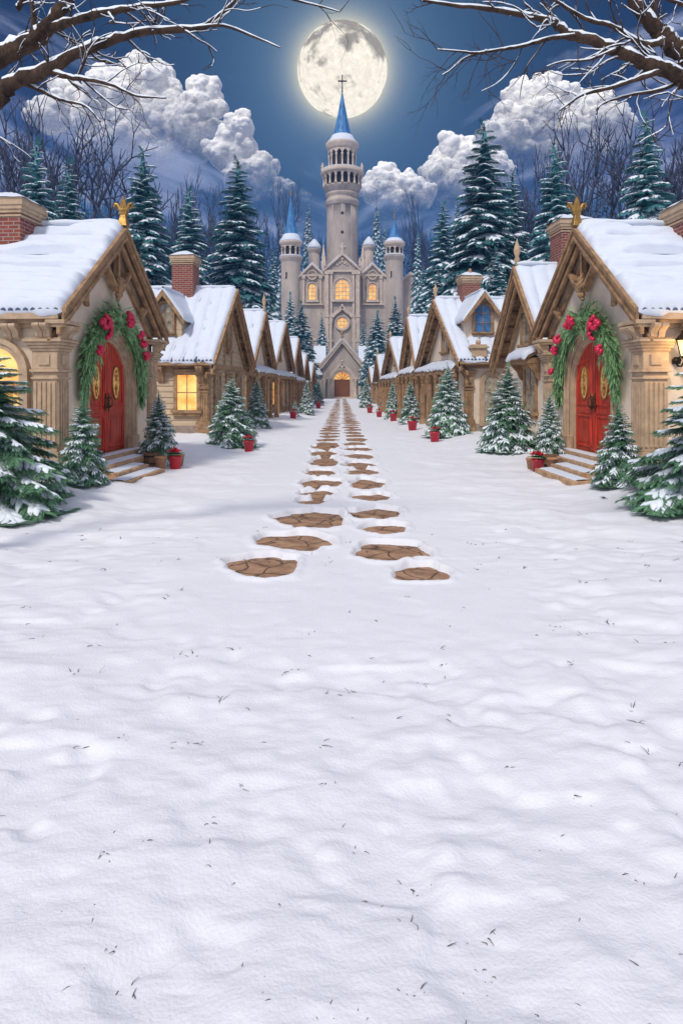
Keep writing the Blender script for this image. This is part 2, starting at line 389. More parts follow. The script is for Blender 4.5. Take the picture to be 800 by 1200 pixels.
# dry grass and twigs poking out of the foreground snow
def twigs():
    b = MB()
    for i in range(210):
        y = 1.75 + 6.5 * random.random() ** 1.5; x = random.uniform(-.56, .56) * y
        n = random.choice((1, 1, 1, 2, 3)); 
        if random.random() < .35: n += 2
        for k in range(n):
            xx = x + random.gauss(0, .02) * (n > 1); yy = y + random.gauss(0, .02) * (n > 1); z = gz(xx, yy)
            a = random.uniform(0, 6.28); L_ = random.uniform(.006, .04) * (1.5 if y > 3 else .95); el = random.uniform(.05, .7)
            p0 = Vector((xx, yy, z - .004)); d = Vector((math.cos(a) * math.cos(el), math.sin(a) * math.cos(el), math.sin(el)))
            p1 = p0 + d * L_ * .5 + Vector((0, 0, .003)); p2 = p0 + d * L_ + Vector((random.gauss(0, .006), random.gauss(0, .006), -.003))
            w = random.uniform(.0007, .0016) * (1 + .22 * y)
            b.tube([p0, p1, p2], [w, w * .9, w * .4], 4)
    o = b.build('dry_grass', 'twig'); props(o, 'scattered dark dry grass stalks poking out of the foreground snow', 'grass', kind='stuff')
twigs()

# ------------------------------------------------------------------ conifers
def branch_template(seed, ntw, nnd, nl=.085, nw=.012, droop=.25, snow=True, tw=.42, sw=1.):
    g = np.random.default_rng(seed)
    V = []; Fq = []; SV = []; SF = []
    ax = lambda t: np.array([t, 0, .05 * t - droop * t ** 2 + .10 * t ** 4])
    tws = [(np.array([.02, 0, 0]), np.array([1, 0, 0.]), 1.0, True)]
    for k in range(ntw):
        t = .10 + .86 * (k + g.uniform(-.3, .3)) / ntw
        for sd in (-1, 1):
            a = R(58 - 26 * t + g.uniform(-6, 6)); ln = (tw * (1 - t) ** .7 + .10) * g.uniform(.85, 1.12)
            tws.append((ax(t), np.array([math.cos(a), sd * math.sin(a), -.05 - .3 * t]), ln, False))
    def tp(o, d, ln, t, main):
        return ax(t) if main else o + d * ln * t + np.array([0, 0, -.32 * ln * t * t])
    for (o, d, ln, main) in tws:
        m = int(nnd * (1.5 if main else 1)); 
        for j in range(m):
            t = (j + .5) / m * (.98) + .02
            p = tp(o, d, ln, t, main); q = tp(o, d, ln, min(1, t + .05), main); tg = q - p; tg /= (np.linalg.norm(tg) + 1e-9)
            sdv = np.cross(tg, [0, 0, 1]); sdv /= (np.linalg.norm(sdv) + 1e-9)
            for sg in (-1, 1):
                dr = tg * g.uniform(.75, 1.0) + sdv * sg * g.uniform(.45, .8) + np.array([0, 0, g.uniform(-.35, .12)])
                dr /= np.linalg.norm(dr); l = nl * g.uniform(.75, 1.25) * (1.1 - .35 * t)
                w = np.cross(dr, [0, 0, 1]) * .5 + np.array([0, 0, g.uniform(-.5, .5)]); w /= (np.linalg.norm(w) + 1e-9); w *= nw
                b = len(V); V += [p, p + dr * l * .45 + w, p + dr * l, p + dr * l * .45 - w]; Fq.append((b, b + 1, b + 2, b + 3))
        # woody/leafy core of the twig
        b = len(V)
        for t in (0, .5, .95):
            p = tp(o, d, ln, t, main); w = nw * .8 * (1 - t * .6); V += [p + [0, w, 0], p - [0, w, 0]]
        Fq += [(b, b + 2, b + 3, b + 1), (b + 2, b + 4, b + 5, b + 3)]
        if snow and g.random() < .93:
            b = len(SV); K = 4 if main else 3; t1 = .93 if main else g.uniform(.6, .9); t0 = .12 if main else 0.05
            for k in range(K + 1):
                t = t0 + (t1 - t0) * k / K; p = tp(o, d, ln, t, main); q = tp(o, d, ln, min(1.02, t + .05), main); tg = q - p; tg /= (np.linalg.norm(tg) + 1e-9)
                sdv = np.cross(tg, [0, 0, 1]); sdv /= (np.linalg.norm(sdv) + 1e-9)
                r = sw * (.040 if not main else .05) * (math.sin(math.pi * (.12 + .86 * k / K)) ** .6) * g.uniform(.8, 1.25)
                c = p + [0, 0, nw * .6]
                SV += [c + sdv * r - [0, 0, r * .35], c + sdv * r * .55 + [0, 0, r * .5], c - sdv * r * .55 + [0, 0, r * .5], c - sdv * r - [0, 0, r * .35]]
            for k in range(K):
                for i in range(4): SF.append((b + k * 4 + i, b + k * 4 + (i + 1) % 4, b + (k + 1) * 4 + (i + 1) % 4, b + (k + 1) * 4 + i))
            SF += [(b, b + 1, b + 2, b + 3), (b + K * 4, b + K * 4 + 3, b + K * 4 + 2, b + K * 4 + 1)]
    return np.array(V), np.array(Fq), np.array(SV).reshape(-1, 3), np.array(SF, int).reshape(-1, 4)

def fir_meshes(seed, nb, temps, Rr, z0=.06, snow_p=.7, lean=(34, -22), snow_low=.1, power=.85, snow_top=.97):
    """unit-height fir; returns data of crown, snow and trunk"""
    g = np.random.default_rng(seed)
    V = []; Fa = []; SV = []; SF = []; nv = ns = 0; az = 0
    for i in range(nb):
        u = (i + g.uniform(0, 1)) / nb; z = z0 + (1 - z0) * (1 - (1 - u) ** .62) * .985
        tz = (z - z0) / (1 - z0)
        r = Rr * ((1 - tz) ** power * 1.0 + .012) * g.uniform(.8, 1.12)
        if g.random() < .1: r *= .8
        az += 2.39996 + g.uniform(-.35, .35)
        el = R(lean[1] + (lean[0] - lean[1]) * tz ** 1.3 + g.uniform(-7, 7))
        T = temps[g.integers(len(temps))]
        s = r / math.cos(el) if abs(el) < .9 else r
        ca, sa, ce, se = math.cos(az), math.sin(az), math.cos(el), math.sin(el); ro = g.uniform(-.3, .3)
        Rx = np.array([[1, 0, 0], [0, math.cos(ro), -math.sin(ro)], [0, math.sin(ro), math.cos(ro)]])
        Ry = np.array([[ce, 0, -se], [0, 1, 0], [se, 0, ce]]); Rz = np.array([[ca, -sa, 0], [sa, ca, 0], [0, 0, 1]])
        A = (Rz @ Ry @ Rx) * s
        v = T[0] @ A.T; v[:, 2] += z; v[:, 2] = np.maximum(v[:, 2], -.0 + .004)
        V.append(v); Fa.append(T[1] + nv); nv += len(v)
        if len(T[2]) and g.random() < snow_p and z > snow_low * .5 and z < snow_top:
            v = T[2] @ A.T; v[:, 2] += z + .002; v[:, 2] = np.maximum(v[:, 2], .006); SV.append(v); SF.append(T[3] + ns); ns += len(v)
    # leader shoot
    T = temps[0]; A = np.array([[0, 0, -1], [0, 1, 0], [1, 0, 0]]) * Rr * .22
    v = T[0] @ A.T; v[:, 2] += .95; V.append(v); Fa.append(T[1] + nv); nv += len(v)
    # dense inner foliage: ragged tiers
    K = 26; n = 14; cv = []; cf = []
    for k in range(K):
        tz = k / K; zz = z0 + .02 + (1 - z0) * tz * .93
        rr = Rr * (1 - tz) ** power * .52
        b = len(cv); cv.append((0, 0, zz + 1.6 * (1 - z0) / K))
        for j in range(n):
            t = 2 * math.pi * j / n + k; q = rr * g.uniform(.6, 1.25); cv.append((q * math.cos(t), q * math.sin(t), zz - g.uniform(0, .02)))
        for j in range(n): cf.append((b, b + 1 + j, b + 1 + (j + 1) % n))
    V.append(np.array(cv)); tri = np.array(cf) + nv
    tr = MB(); tr.tube([(0, 0, -.03), (0, 0, .5), (0, 0, .96)], [.02, .012, .003], 8)
    return (np.concatenate(V), [np.concatenate(Fa), tri]), (np.concatenate(SV), np.concatenate(SF)), tr

def make_fir_proto(name, seed, nb, temps, Rr, mat, parts=True, **k):
    c, s, tr = fir_meshes(seed, nb, temps, Rr, **k)
    root = bpy.data.objects.new(name, None); COL.objects.link(root)
    raw_mesh('crown', c[0], c[1], M[mat], root)
    raw_mesh('snow_cover', s[0], s[1], M['snow_tree'], root, smooth=True)
    tr.build('trunk', 'bark', root)
    return root
tS = [branch_template(i, 7, 11) for i in range(4)]
tB = [branch_template(20 + i, 7, 8, nl=.13, nw=.022, droop=.40, tw=.50, sw=1.45) for i in range(4)]
tN = [branch_template(40 + i, 10, 20, nl=.11, nw=.0085, droop=.36, tw=.36) for i in range(3)]
FIR = {'s0': make_fir_proto('fir_tree', 1, 320, tS, .33, 'needle', snow_p=.9), 's1': make_fir_proto('fir_tree', 2, 300, tS, .34, 'needle', snow_p=.88), 's2': make_fir_proto('fir_tree', 3, 320, tS, .32, 'needle', snow_p=.85),
       'n0': make_fir_proto('fir_tree', 4, 150, tN, .42, 'needle', snow_p=.9, z0=.085, lean=(30, -10), power=.75),
       'd0': make_fir_proto('fir_tree', 8, 250, tS, .33, 'needle', snow_p=.62, snow_low=.1, snow_top=.8),
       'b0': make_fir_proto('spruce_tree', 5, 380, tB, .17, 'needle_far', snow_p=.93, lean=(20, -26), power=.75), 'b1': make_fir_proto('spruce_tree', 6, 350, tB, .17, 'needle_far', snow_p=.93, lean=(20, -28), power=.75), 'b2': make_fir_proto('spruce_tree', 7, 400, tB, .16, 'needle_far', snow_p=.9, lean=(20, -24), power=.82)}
RR = {'s0': .33, 's1': .34, 's2': .32, 'n0': .42, 'd0': .33, 'b0': .17, 'b1': .17, 'b2': .16}
_used = set()
def fir(kind, x, y, ztop, rad, label, group, z=None, cat='fir tree'):
    z = gz(x, y) - .02 if z is None else z
    o = FIR[kind] if kind not in _used else copy_tree(FIR[kind]); _used.add(kind)
    H = (ztop - z) / 1.0; k = rad / RR[kind]
    o.location = (x, y, z); o.scale = (k, k, H); o.rotation_euler = (0, 0, random.uniform(0, 6.28))
    props(o, label, cat, group)
    return o

G1 = 'young firs lining the village street'
for (k, x, y, zt, r, lab) in [
    ('d0', -4.22, 11.15, 1.62, .50, 'green cone-shaped fir left of the red door of the left cottage, before its fluted pillar'),
    ('s1', -3.95, 14.78, 1.62, .52, 'small fir beside the terracotta pots right of the left cottage steps'),
    ('s0', -3.1, 19.3, 2.0, .86, 'large snowy fir before the lap-sided cottage corner with a red bucket at its foot'),
    ('s2', -3.3, 26.7, 2.1, .60, 'slim fir directly behind the largest snowy fir of the left street side'),
    ('s1', -2.57, 37.8, 1.0, .30, 'tiny knee-high fir beside a red bucket on the left street side'),
    ('s0', -2.12, 41.5, 2.2, .56, 'bushy fir in the middle distance on the left, just beyond the tiny knee-high one'),
    ('s2', -2.1, 63, 2.5, .6, 'farthest fir of the left street side, close to the castle gatehouse'),
    ('s1', 2.06, 58, 2.7, .68, 'farthest fir of the right street side, close to the castle gatehouse'),
    ('s0', 3.0, 52, .95, .28, 'tiny fir beside a red bucket in the far right street side'),
    ('s2', 2.74, 36.8, 2.1, .50, 'slim fir third nearest to the gatehouse on the right street side'),
    ('s1', 3.13, 31, 2.05, .60, 'medium fir with a red bucket in front, before the posts on the right street side'),
    ('s0', 3.55, 22.8, 2.5, .86, 'broad snowy fir with a red bucket before the cottage with the blue-glazed dormer'),
    ('s2', 4.1, 16.8, 2.28, .84, 'biggest fir of the right street side, before the cottage with the snowy window hood'),
    ('s1', 4.52, 14.85, 1.64, .45, 'small fir behind the terracotta pots left of the right cottage steps'),
    ('d0', 4.42, 10.9, 1.50, .50, 'green cone-shaped fir right of the red door of the right cottage, before its fluted pillar')]:
    fir(k, x, y, zt, r, lab, G1)
fir('n0', -4.82, 9.3, 2.3, 1.25, 'big foreground fir with snow-laden fronds cut off by the left edge', 'big foreground firs')
fir('n0', 5.2, 9.3, 2.3, 1.42, 'big foreground fir with snow-laden fronds cut off by the right edge', 'big foreground firs')

G2 = 'tall snowy spruces behind the village'
for (k, px, py, d, r, lab) in [
    ('b0', 412 - 820, 215, 32, 1.7, 'spruce at the far left edge above the brick chimney, mostly out of the picture'),
    ('b1', 43, 158, 36, 1.95, 'taller of the two spruces standing behind the left cottage chimney'),
    ('b2', 81, 180, 46, 2.3, 'shorter of the two spruces standing behind the left cottage roof ridge'),
    ('b0', 168, 167, 45, 2.5, 'tall spruce just right of the gold finial of the left cottage'),
    ('b1', 222, 214, 62, 2.8, 'spruce standing behind the snow-capped brick chimney on the left'),
    ('b2', 279, 178, 68, 4.1, 'tallest and widest spruce on the left side of the castle'),
    ('b0', 320, 290, 90, 1.5, 'bluish spruce just left of the left round castle tower'),
    ('b1', 567, 135, 52, 3.6, 'tallest spruce of all, on the right behind the cottage chimney with the clay pot'),
    ('b2', 600, 192, 62, 2.8, 'dark spruce close behind the tallest spruce on the right'),
    ('b0', 650, 165, 48, 2.6, 'spruce behind the tall brick chimney of the right steep-gabled cottage'),
    ('b1', 757, 124, 36, 2.2, 'spruce rising over the snowy ridge of the right red-door cottage'),
    ('b0', 519, 232, 75, 2.9, 'spruce between the right castle tower and the tallest spruce'),
    ('b2', 582, 285, 44, 1.5, 'small spruce in front of the tallest spruce on the right'),
    ('b1', 489, 270, 95, 1.4, 'spruce just right of the right round castle tower'),
    ('b2', 495, 306, 84, 1.7, 'low spruce in front of the castle annexe on the right'),
    ('b0', 514, 308, 66, 1.7, 'low spruce standing before the spruce at the right of the castle'),
    ('b1', 340, 340, 105, 1.9, 'outer of the spruces before the left round tower of the castle'),
    ('b2', 353, 350, 98, 2.3, 'nearest spruce left of the castle gatehouse'),
    ('b0', 377, 365, 117, 1.4, 'slim spruce squeezed between gatehouse roof and castle wall on the left'),
    ('b1', 442, 362, 98, 2.4, 'nearest spruce right of the castle gatehouse'),
    ('b0', 425, 376, 117, 1.4, 'slim spruce squeezed between gatehouse roof and castle wall on the right'),
    ('b2', 463, 345, 105, 2.2, 'spruce before the right round tower of the castle')]:
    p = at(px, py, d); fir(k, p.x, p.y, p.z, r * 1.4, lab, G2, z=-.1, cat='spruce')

# ------------------------------------------------------------------ bare trees
def bare_tree(seed, H, spread, depth=6, low=.3, thick=.028):
    g = random.Random(seed); b = MB(); 
    def grow(p, d, L_, r, dep):
        n = 3; pts = [p]; rad = [r]; q = p.copy(); dd = d.copy()
        for k in range(n):
            dd = (dd + Vector((g.gauss(0, .07), g.gauss(0, .07), .05 + g.gauss(0, .04)))).normalized(); q = q + dd * L_ / n; pts.append(q.copy()); rad.append(r * (1 - .32 * (k + 1) / n))
        b.tube(pts, rad, 6 if dep > 3 else 4 if dep > 1 else 3, True)
        if dep <= 0: return
        kids = g.choice((2, 2, 3)) if dep > 1 else 2
        for k in range(kids):
            ang = g.uniform(.25, .62) * spread; az = 2 * math.pi * (k / kids) + g.uniform(-.6, .6)
            u = dd.orthogonal().normalized(); w = dd.cross(u); nd = (dd * math.cos(ang) + (u * math.cos(az) + w * math.sin(az)) * math.sin(ang) + Vector((0, 0, .22))).normalized()
            grow(pts[-1] if k < 2 else pts[2], nd, L_ * g.uniform(.62, .86), r * .66, dep - 1)
        for k in (1, 2):                                    # side twigs
            if dep < 5:
                az = g.uniform(0, 6.28); u = dd.orthogonal().normalized(); w = dd.cross(u)
                nd = (dd * .6 + (u * math.cos(az) + w * math.sin(az)) * .8).normalized(); grow(pts[k], nd, L_ * .5, r * .4, min(1, dep - 1))
    grow(Vector((0, 0, -.01)), Vector((0, 0, 1)), low, thick, depth)
    return b
BT = []
for i, (sp, dp) in enumerate(((1.0, 6), (1.15, 6), (.85, 6))):
    bb = bare_tree(31 + i, 1, sp, dp, .30, .026); zz = max(v[2] for v in bb.v)
    bb.v = [Vector(v) / zz for v in bb.v]; BT.append(bb.build('bare_tree', 'bark_far', norm=False))
G3 = 'leafless trees behind the village'
for i, (px, py, d, k, s, lab) in enumerate([
    (20, 122, 50, 0, 1.0, 'leafless tree behind the left spruces at the left edge of the picture'),
    (62, 160, 66, 2, 1.0, 'slender leafless tree between the two left spruces'),
    (114, 128, 52, 1, 1.05, 'big dark leafless tree above the left cottage roof, left of the gold finial'),
    (197, 217, 82, 2, 1.0, 'hazy leafless tree between the finial spruce and the chimney spruce'),
    (247, 232, 92, 0, .9, 'hazy leafless tree left of the widest spruce'),
    (316, 226, 165, 1, .62, 'pale leafless tree left of the left castle spire'),
    (704, 128, 50, 1, 1.1, 'biggest dark leafless tree, above the right cottage ridge'),
    (672, 170, 68, 0, .8, 'leafless tree partly hidden by the spruce behind the right chimney'),
    (798, 118, 48, 2, 1.1, 'leafless tree at the right edge of the picture above the chimney'),
    (624, 190, 78, 2, .9, 'hazy leafless tree between two spruces on the right'),
    (490, 240, 160, 0, .6, 'faint leafless tree on the slope right of the castle')]):
    o = BT[k] if BT[k].get('label') is None else BT[k].copy()
    if o.name not in COL.objects: COL.objects.link(o)
    p = at(px, py, d); o.location = (p.x, p.y, -.1); h = p.z + .1; o.scale = (h * s * .85, h * s * .85, h * 1.1); o.rotation_euler = (0, 0, i * 1.3)
    props(o, lab, 'bare tree', G3)

# ------------------------------------------------------------------ near overhanging trees
def over_tree(sgn, polys, base, label, seed):
    g = random.Random(seed); wood = MB(org=base); snow = MB(org=base)
    def limb(pts, r0, r1, n=8, sn=True):
        P = [Vector(p) for p in pts]; sm = []
        for i in range(len(P) - 1):                          # catmull-rom
            a = P[max(i - 1, 0)]; b = P[i]; c = P[i + 1]; d = P[min(i + 2, len(P) - 1)]
            for k in range(5):
                t = k / 5; sm.append(.5 * ((2 * b) + (c - a) * t + (2 * a - 5 * b + 4 * c - d) * t * t + (3 * b - a - 3 * c + d) * t ** 3))
        sm.append(P[-1]); N = len(sm)
        jit = [p + Vector((g.gauss(0, 1), g.gauss(0, 1), g.gauss(0, 1))) * .10 * (r0 + (r1 - r0) * i / N) for i, p in enumerate(sm)]
        rad = [(r0 + (r1 - r0) * (i / (N - 1)) ** (.62 if r0 > .1 else .8)) * g.uniform(.9, 1.12) for i in range(N)]
        wood.tube(jit, rad, n)
        if sn:
            sp = [jit[i] + Vector((0, 0, rad[i] * .50 + .002)) for i in range(N)]
            dirz = [abs((jit[min(i + 1, N - 1)] - jit[max(i - 1, 0)]).normalized().z) for i in range(N)]
            rs = [max(.002, rad[i] * (.88 if dirz[i] < .75 else .35) * g.uniform(.7, 1.08) + .002) for i in range(N)]
            snow.tube(sp, rs, 8)
        return jit, rad
    def twig(p, d, L_, r, dep):
        n = 4; pts = [p]; dd = d.copy(); q = p.copy()
        for k in range(n):
            dd = (dd + Vector((g.gauss(0, .2), g.gauss(0, .2), g.gauss(0, .2)))).normalized(); q = q + dd * L_ / n; pts.append(q.copy())
        limb(pts, r, r * .35, 5, sn=r > .0055)
        if dep > 0:
            for k in range(g.choice((2, 3, 3))):
                i = g.randint(1, n); u = dd.orthogonal().normalized(); w = dd.cross(u); az = g.uniform(0, 6.28)
                nd = (dd + (u * math.cos(az) + w * math.sin(az)) * g.uniform(.5, 1.0)).normalized(); twig(pts[i], nd, L_ * g.uniform(.45, .7), r * .6, dep - 1)
    for (pts, d0, d1, r0, r1, nt) in polys:
        n = len(pts); W = []
        for i, (px, py) in enumerate(pts):
            d = d0 + (d1 - d0) * i / (n - 1); W.append(at(px, py, d) if not isinstance(px, Vector) else px)
        jit, rad = limb(W, r0, r1, 10)
        for k in range(nt):
            i = g.randint(max(2, len(jit) // 6), len(jit) - 1); d = (jit[min(i + 1, len(jit) - 1)] - jit[i - 1]).normalized()
            up = 1 if g.random() < .5 else -1
            nd = (d * .8 + Vector((0, g.gauss(0, .35), up * g.uniform(.5, 1.0)))).normalized()
            twig(jit[i], nd, g.uniform(.25, .6) * (1.2 - .6 * i / len(jit)), max(.004, min(.013, rad[i] * .45)), 2 if g.random() < .5 else 1)
    root = empty('bare_tree', base, label, 'bare tree', 'near trees with snowy overhanging branches')
    wood.build('trunk', 'bark', root, norm=False); snow.build('snow_cover', 'snow_tree', root, norm=False)
def mir(pts, off=0): return [(800 - x + off, y) for (x, y) in pts]
BL = (-4.35, 6.4, 0.); BRt = (4.45, 6.4, 0.)
def trunk_pts(sgn, end, d):      # trunk foot to the point where the limb enters the picture, given as pixels at distance d
    X = (4.35 * sgn) / d * F + 400; foot = HY + F * CAMZ / d
    return [(X, foot + 15), (X - 3 * sgn, foot - 150), (X + 6 * sgn, 330), (X - 8 * sgn, 215)] + end
TL = trunk_pts(-1, [(-45, 150)], 6.4)
over_tree(-1, [
    (TL + [(-2, 116), (15, 98), (55, 82), (95, 60), (130, 47), (175, 36), (235, 32), (258, 18), (280, -4)], 6.4, 6.0, .15, .012, 20),
    ([(-50, 155), (-20, 85), (12, 62), (45, 45), (58, 30), (72, 12), (84, -6), (95, -40)], 6.4, 6.2, .125, .04, 8),
    ([(52, 37), (85, 25), (120, 16), (160, 9), (212, 2), (240, -10)], 6.3, 5.9, .05, .010, 9),
    ([(228, 33), (262, 30), (300, 44), (328, 56)], 6.0, 5.9, .018, .005, 4),
    ([(55, 83), (78, 90), (100, 93), (130, 99), (160, 112), (195, 115)], 6.2, 5.9, .03, .006, 9),
    ([(26, 96), (50, 107), (75, 118), (100, 124), (118, 143)], 6.3, 6.1, .024, .006, 6),
    ([(96, 92), (110, 105), (135, 125), (152, 128)], 6.1, 6.1, .014, .004, 3),
    ([(38, 42), (40, 20), (36, -5)], 6.3, 6.3, .03, .016, 3),
    ([(22, 10), (28, -2), (40, -20)], 6.4, 6.3, .03, .016, 3),
    ([(300, -14), (345, 0), (378, 8), (398, 14)], 6.0, 6.0, .014, .004, 3)],
    BL, 'bare snow-lined tree at the left edge arching its branches over the village', 5)
TR = trunk_pts(1, [(848, 130)], 6.4)
over_tree(1, [
    (TR + [(812, 100), (790, 88), (760, 75), (718, 58), (690, 46), (666, 41), (652, 28), (634, 22), (590, 13), (540, 7), (495, 1)], 6.4, 6.0, .145, .011, 20),
    ([(852, 130), (815, 75), (794, 57), (780, 45), (764, 30), (750, 14), (738, -6), (725, -40)], 6.4, 6.2, .12, .04, 8),
    ([(782, 46), (760, 52), (740, 46), (715, 30), (690, 24), (665, 10), (650, 0)], 6.3, 6.0, .036, .010, 8),
    ([(672, 42), (640, 46), (612, 54), (585, 58), (560, 62), (535, 60), (512, 58)], 6.1, 5.8, .022, .005, 10),
    ([(570, 60), (545, 68), (528, 82), (518, 88)], 5.9, 5.9, .012, .004, 3),
    ([(772, 84), (745, 93), (715, 103), (685, 110), (668, 120), (655, 130)], 6.2, 6.0, .028, .006, 8),
    ([(800, 94), (770, 106), (735, 112), (705, 122), (698, 134)], 6.3, 6.1, .022, .006, 6),
    ([(768, 32), (766, 12), (770, -6)], 6.3, 6.3, .03, .016, 3),
    ([(800, 6), (780, -2), (770, -20)], 6.4, 6.3, .02, .01, 4),
    ([(720, 58), (690, 70), (660, 72), (640, 78)], 6.1, 6.0, .015, .004, 4)],
    BRt, 'bare snow-lined tree at the right edge arching its branches over the village', 9)
# ------------------------------------------------------------------ houses
def frame_of(P0, P1, side, of, os):
    p0 = Vector((P0[0], P0[1], 0)); p1 = Vector((P1[0], P1[1], 0)); d = (p1 - p0).normalized(); L_ = (p1 - p0).length
    pr = Vector((-d.y, d.x, 0)) if side < 0 else Vector((d.y, -d.x, 0))
    O = p0 + pr * of + d * os
    X = Matrix((( d.x, pr.x, 0, O.x), (d.y, pr.y, 0, O.y), (0, 0, 1, 0), (0, 0, 0, 1)))
    return X, L_ - 2 * os, O + d * (L_ / 2 - os)
def side_frame(X):               # faces the -a side of X: a' = depth, b' = into the house
    S = Matrix(((0, 1, 0, 0), (1, 0, 0, 0), (0, 0, 1, 0), (0, 0, 0, 1)))
    return X @ S

def snow_grid(X, org, corner, e1, e2, nrm, L1, L2, th, res, seed, courses=0., amp=.02, ridge_free=True, rib=0., over=.035):
    """snow blanket on a roof slope: corner at the ridge, e1 along the ridge (length L1), e2 down the slope (L2)"""
    n1 = max(6, int(L1 / res)); n2 = max(6, int(L2 / res))
    def warp(n, lo, hi): 
        t = np.linspace(0, 1, n + 1); t = .5 - .5 * np.cos(np.pi * t) if False else t
        return lo + (hi - lo) * t
    s1 = np.concatenate([[-over, -over * .8], warp(n1, 0, L1), [L1 + over * .8, L1 + over]])
    s2 = np.concatenate([warp(n2, 0, L2), [L2 + over * .5, L2 + over * .9, L2 + over]])
    A, B = np.meshgrid(s1, s2, indexing='ij'); a = A.ravel(); b = B.ravel()
    ed = lambda q: np.sqrt(np.clip(1 - (1 - np.clip(q / .14, 0, 1)) ** 2, 0, 1))
    wob = .03 * vnoise(a * 3 + seed, b * 0 + seed * 1.7)
    e = ed(a + over + .0) * ed(L1 + over - a) * ed(L2 + over - b)
    h = th * (1 + .35 * fbm(a * 1.1 + seed, b * 1.1, 2)) + amp * fbm(a * 2.2 + seed * 3, b * 7, 3)
    if courses: h = h + .06 * (np.sqrt(np.abs(np.sin(np.pi * b / courses))) - .7) * (.55 + .9 * sst(.5, .05, a)) * (.7 + 1.1 * vnoise(a * .9 + seed, b * .9)) + .13 * fbm(a * .9 + seed + b * .5, b * 3.6, 3)
    if rib: h = h + .09 * (np.sqrt(np.abs(np.sin(np.pi * (a / rib + .16 * b)))) - .7) * (.75 + 1.0 * vnoise(a * 1.1, b * 1.1 + seed))
    st_ = None
    if courses: st_ = (sst(.32, .62, 1 - np.abs(np.sin(np.pi * (b / courses + .10 * vnoise(a * 1.2, b * 1.2)))))) * sst(-.06, .16, vnoise(a * .8 + seed * 5, b * 3.1)) * sst(.25, .6, a) * sst(.3, .6, b)
    if rib: st_ = (sst(.74, .96, 1 - np.abs(np.sin(np.pi * (a / rib + .16 * b))))) * sst(-.25, .10, vnoise(a * 1.1 + seed * 5, b * 1.3)) * sst(.2, .4, a) * sst(.3, .6, b)
    if st_ is not None: e = e * (1 - st_)
    h = np.maximum(h, .03) * e - .012
    low = .05 * sst(L2 - .1, L2 + over, b) * (1 + 2 * vnoise(a * 5 + seed, b * 0 + 3.3))
    c = np.array(corner); E1 = np.array(e1); E2 = np.array(e2); Nn = np.array(nrm)
    P = c + a[:, None] * E1 + (b + wob * sst(L2 - .3, L2, b))[:, None] * E2 + h[:, None] * Nn
    P[:, 2] -= low
    Xm = np.array(X); W = P @ Xm[:3, :3].T + Xm[:3, 3] - np.array(org)
    m1, m2 = len(s1), len(s2); i = np.arange(m1 * m2).reshape(m1, m2)
    f = np.stack([i[:-1, :-1], i[1:, :-1], i[1:, 1:], i[:-1, 1:]], -1).reshape(-1, 4)
    return W, f

def snow_on(name, X, org, grids, parent, ridge=None, seed=1):
    V = []; Fs = []; n = 0
    for (w, f) in grids: V.append(w); Fs.append(f + n); n += len(w)
    if ridge:
        p, q, r = ridge; K = max(10, int((Vector(q) - Vector(p)).length / .12)); vs = []; Xm = X
        for k in range(K + 1):
            t = k / K; c = Vector(p).lerp(Vector(q), t); rr = r * (1 + .35 * float(vnoise(np.array([t * K * .35 + seed]), np.array([seed * 2.])) [0])) * (min(1, .35 + min(k, K - k) * .4))
            for j in range(10):
                an = 2 * math.pi * j / 10; vs.append(Xm @ (c + Vector((math.cos(an) * rr * 1.5, 0, math.sin(an) * rr * .8))) - Vector(org))
        i = np.arange((K + 1) * 10).reshape(K + 1, 10); j2 = np.roll(i, -1, 1)
        V.append(np.array([list(v) for v in vs])); Fs.append(np.stack([i[:-1], j2[:-1], j2[1:], i[1:]], -1).reshape(-1, 4) + n)
    return raw_mesh(name, np.concatenate(V), np.concatenate(Fs), M['snow_roof'], parent, smooth=True)

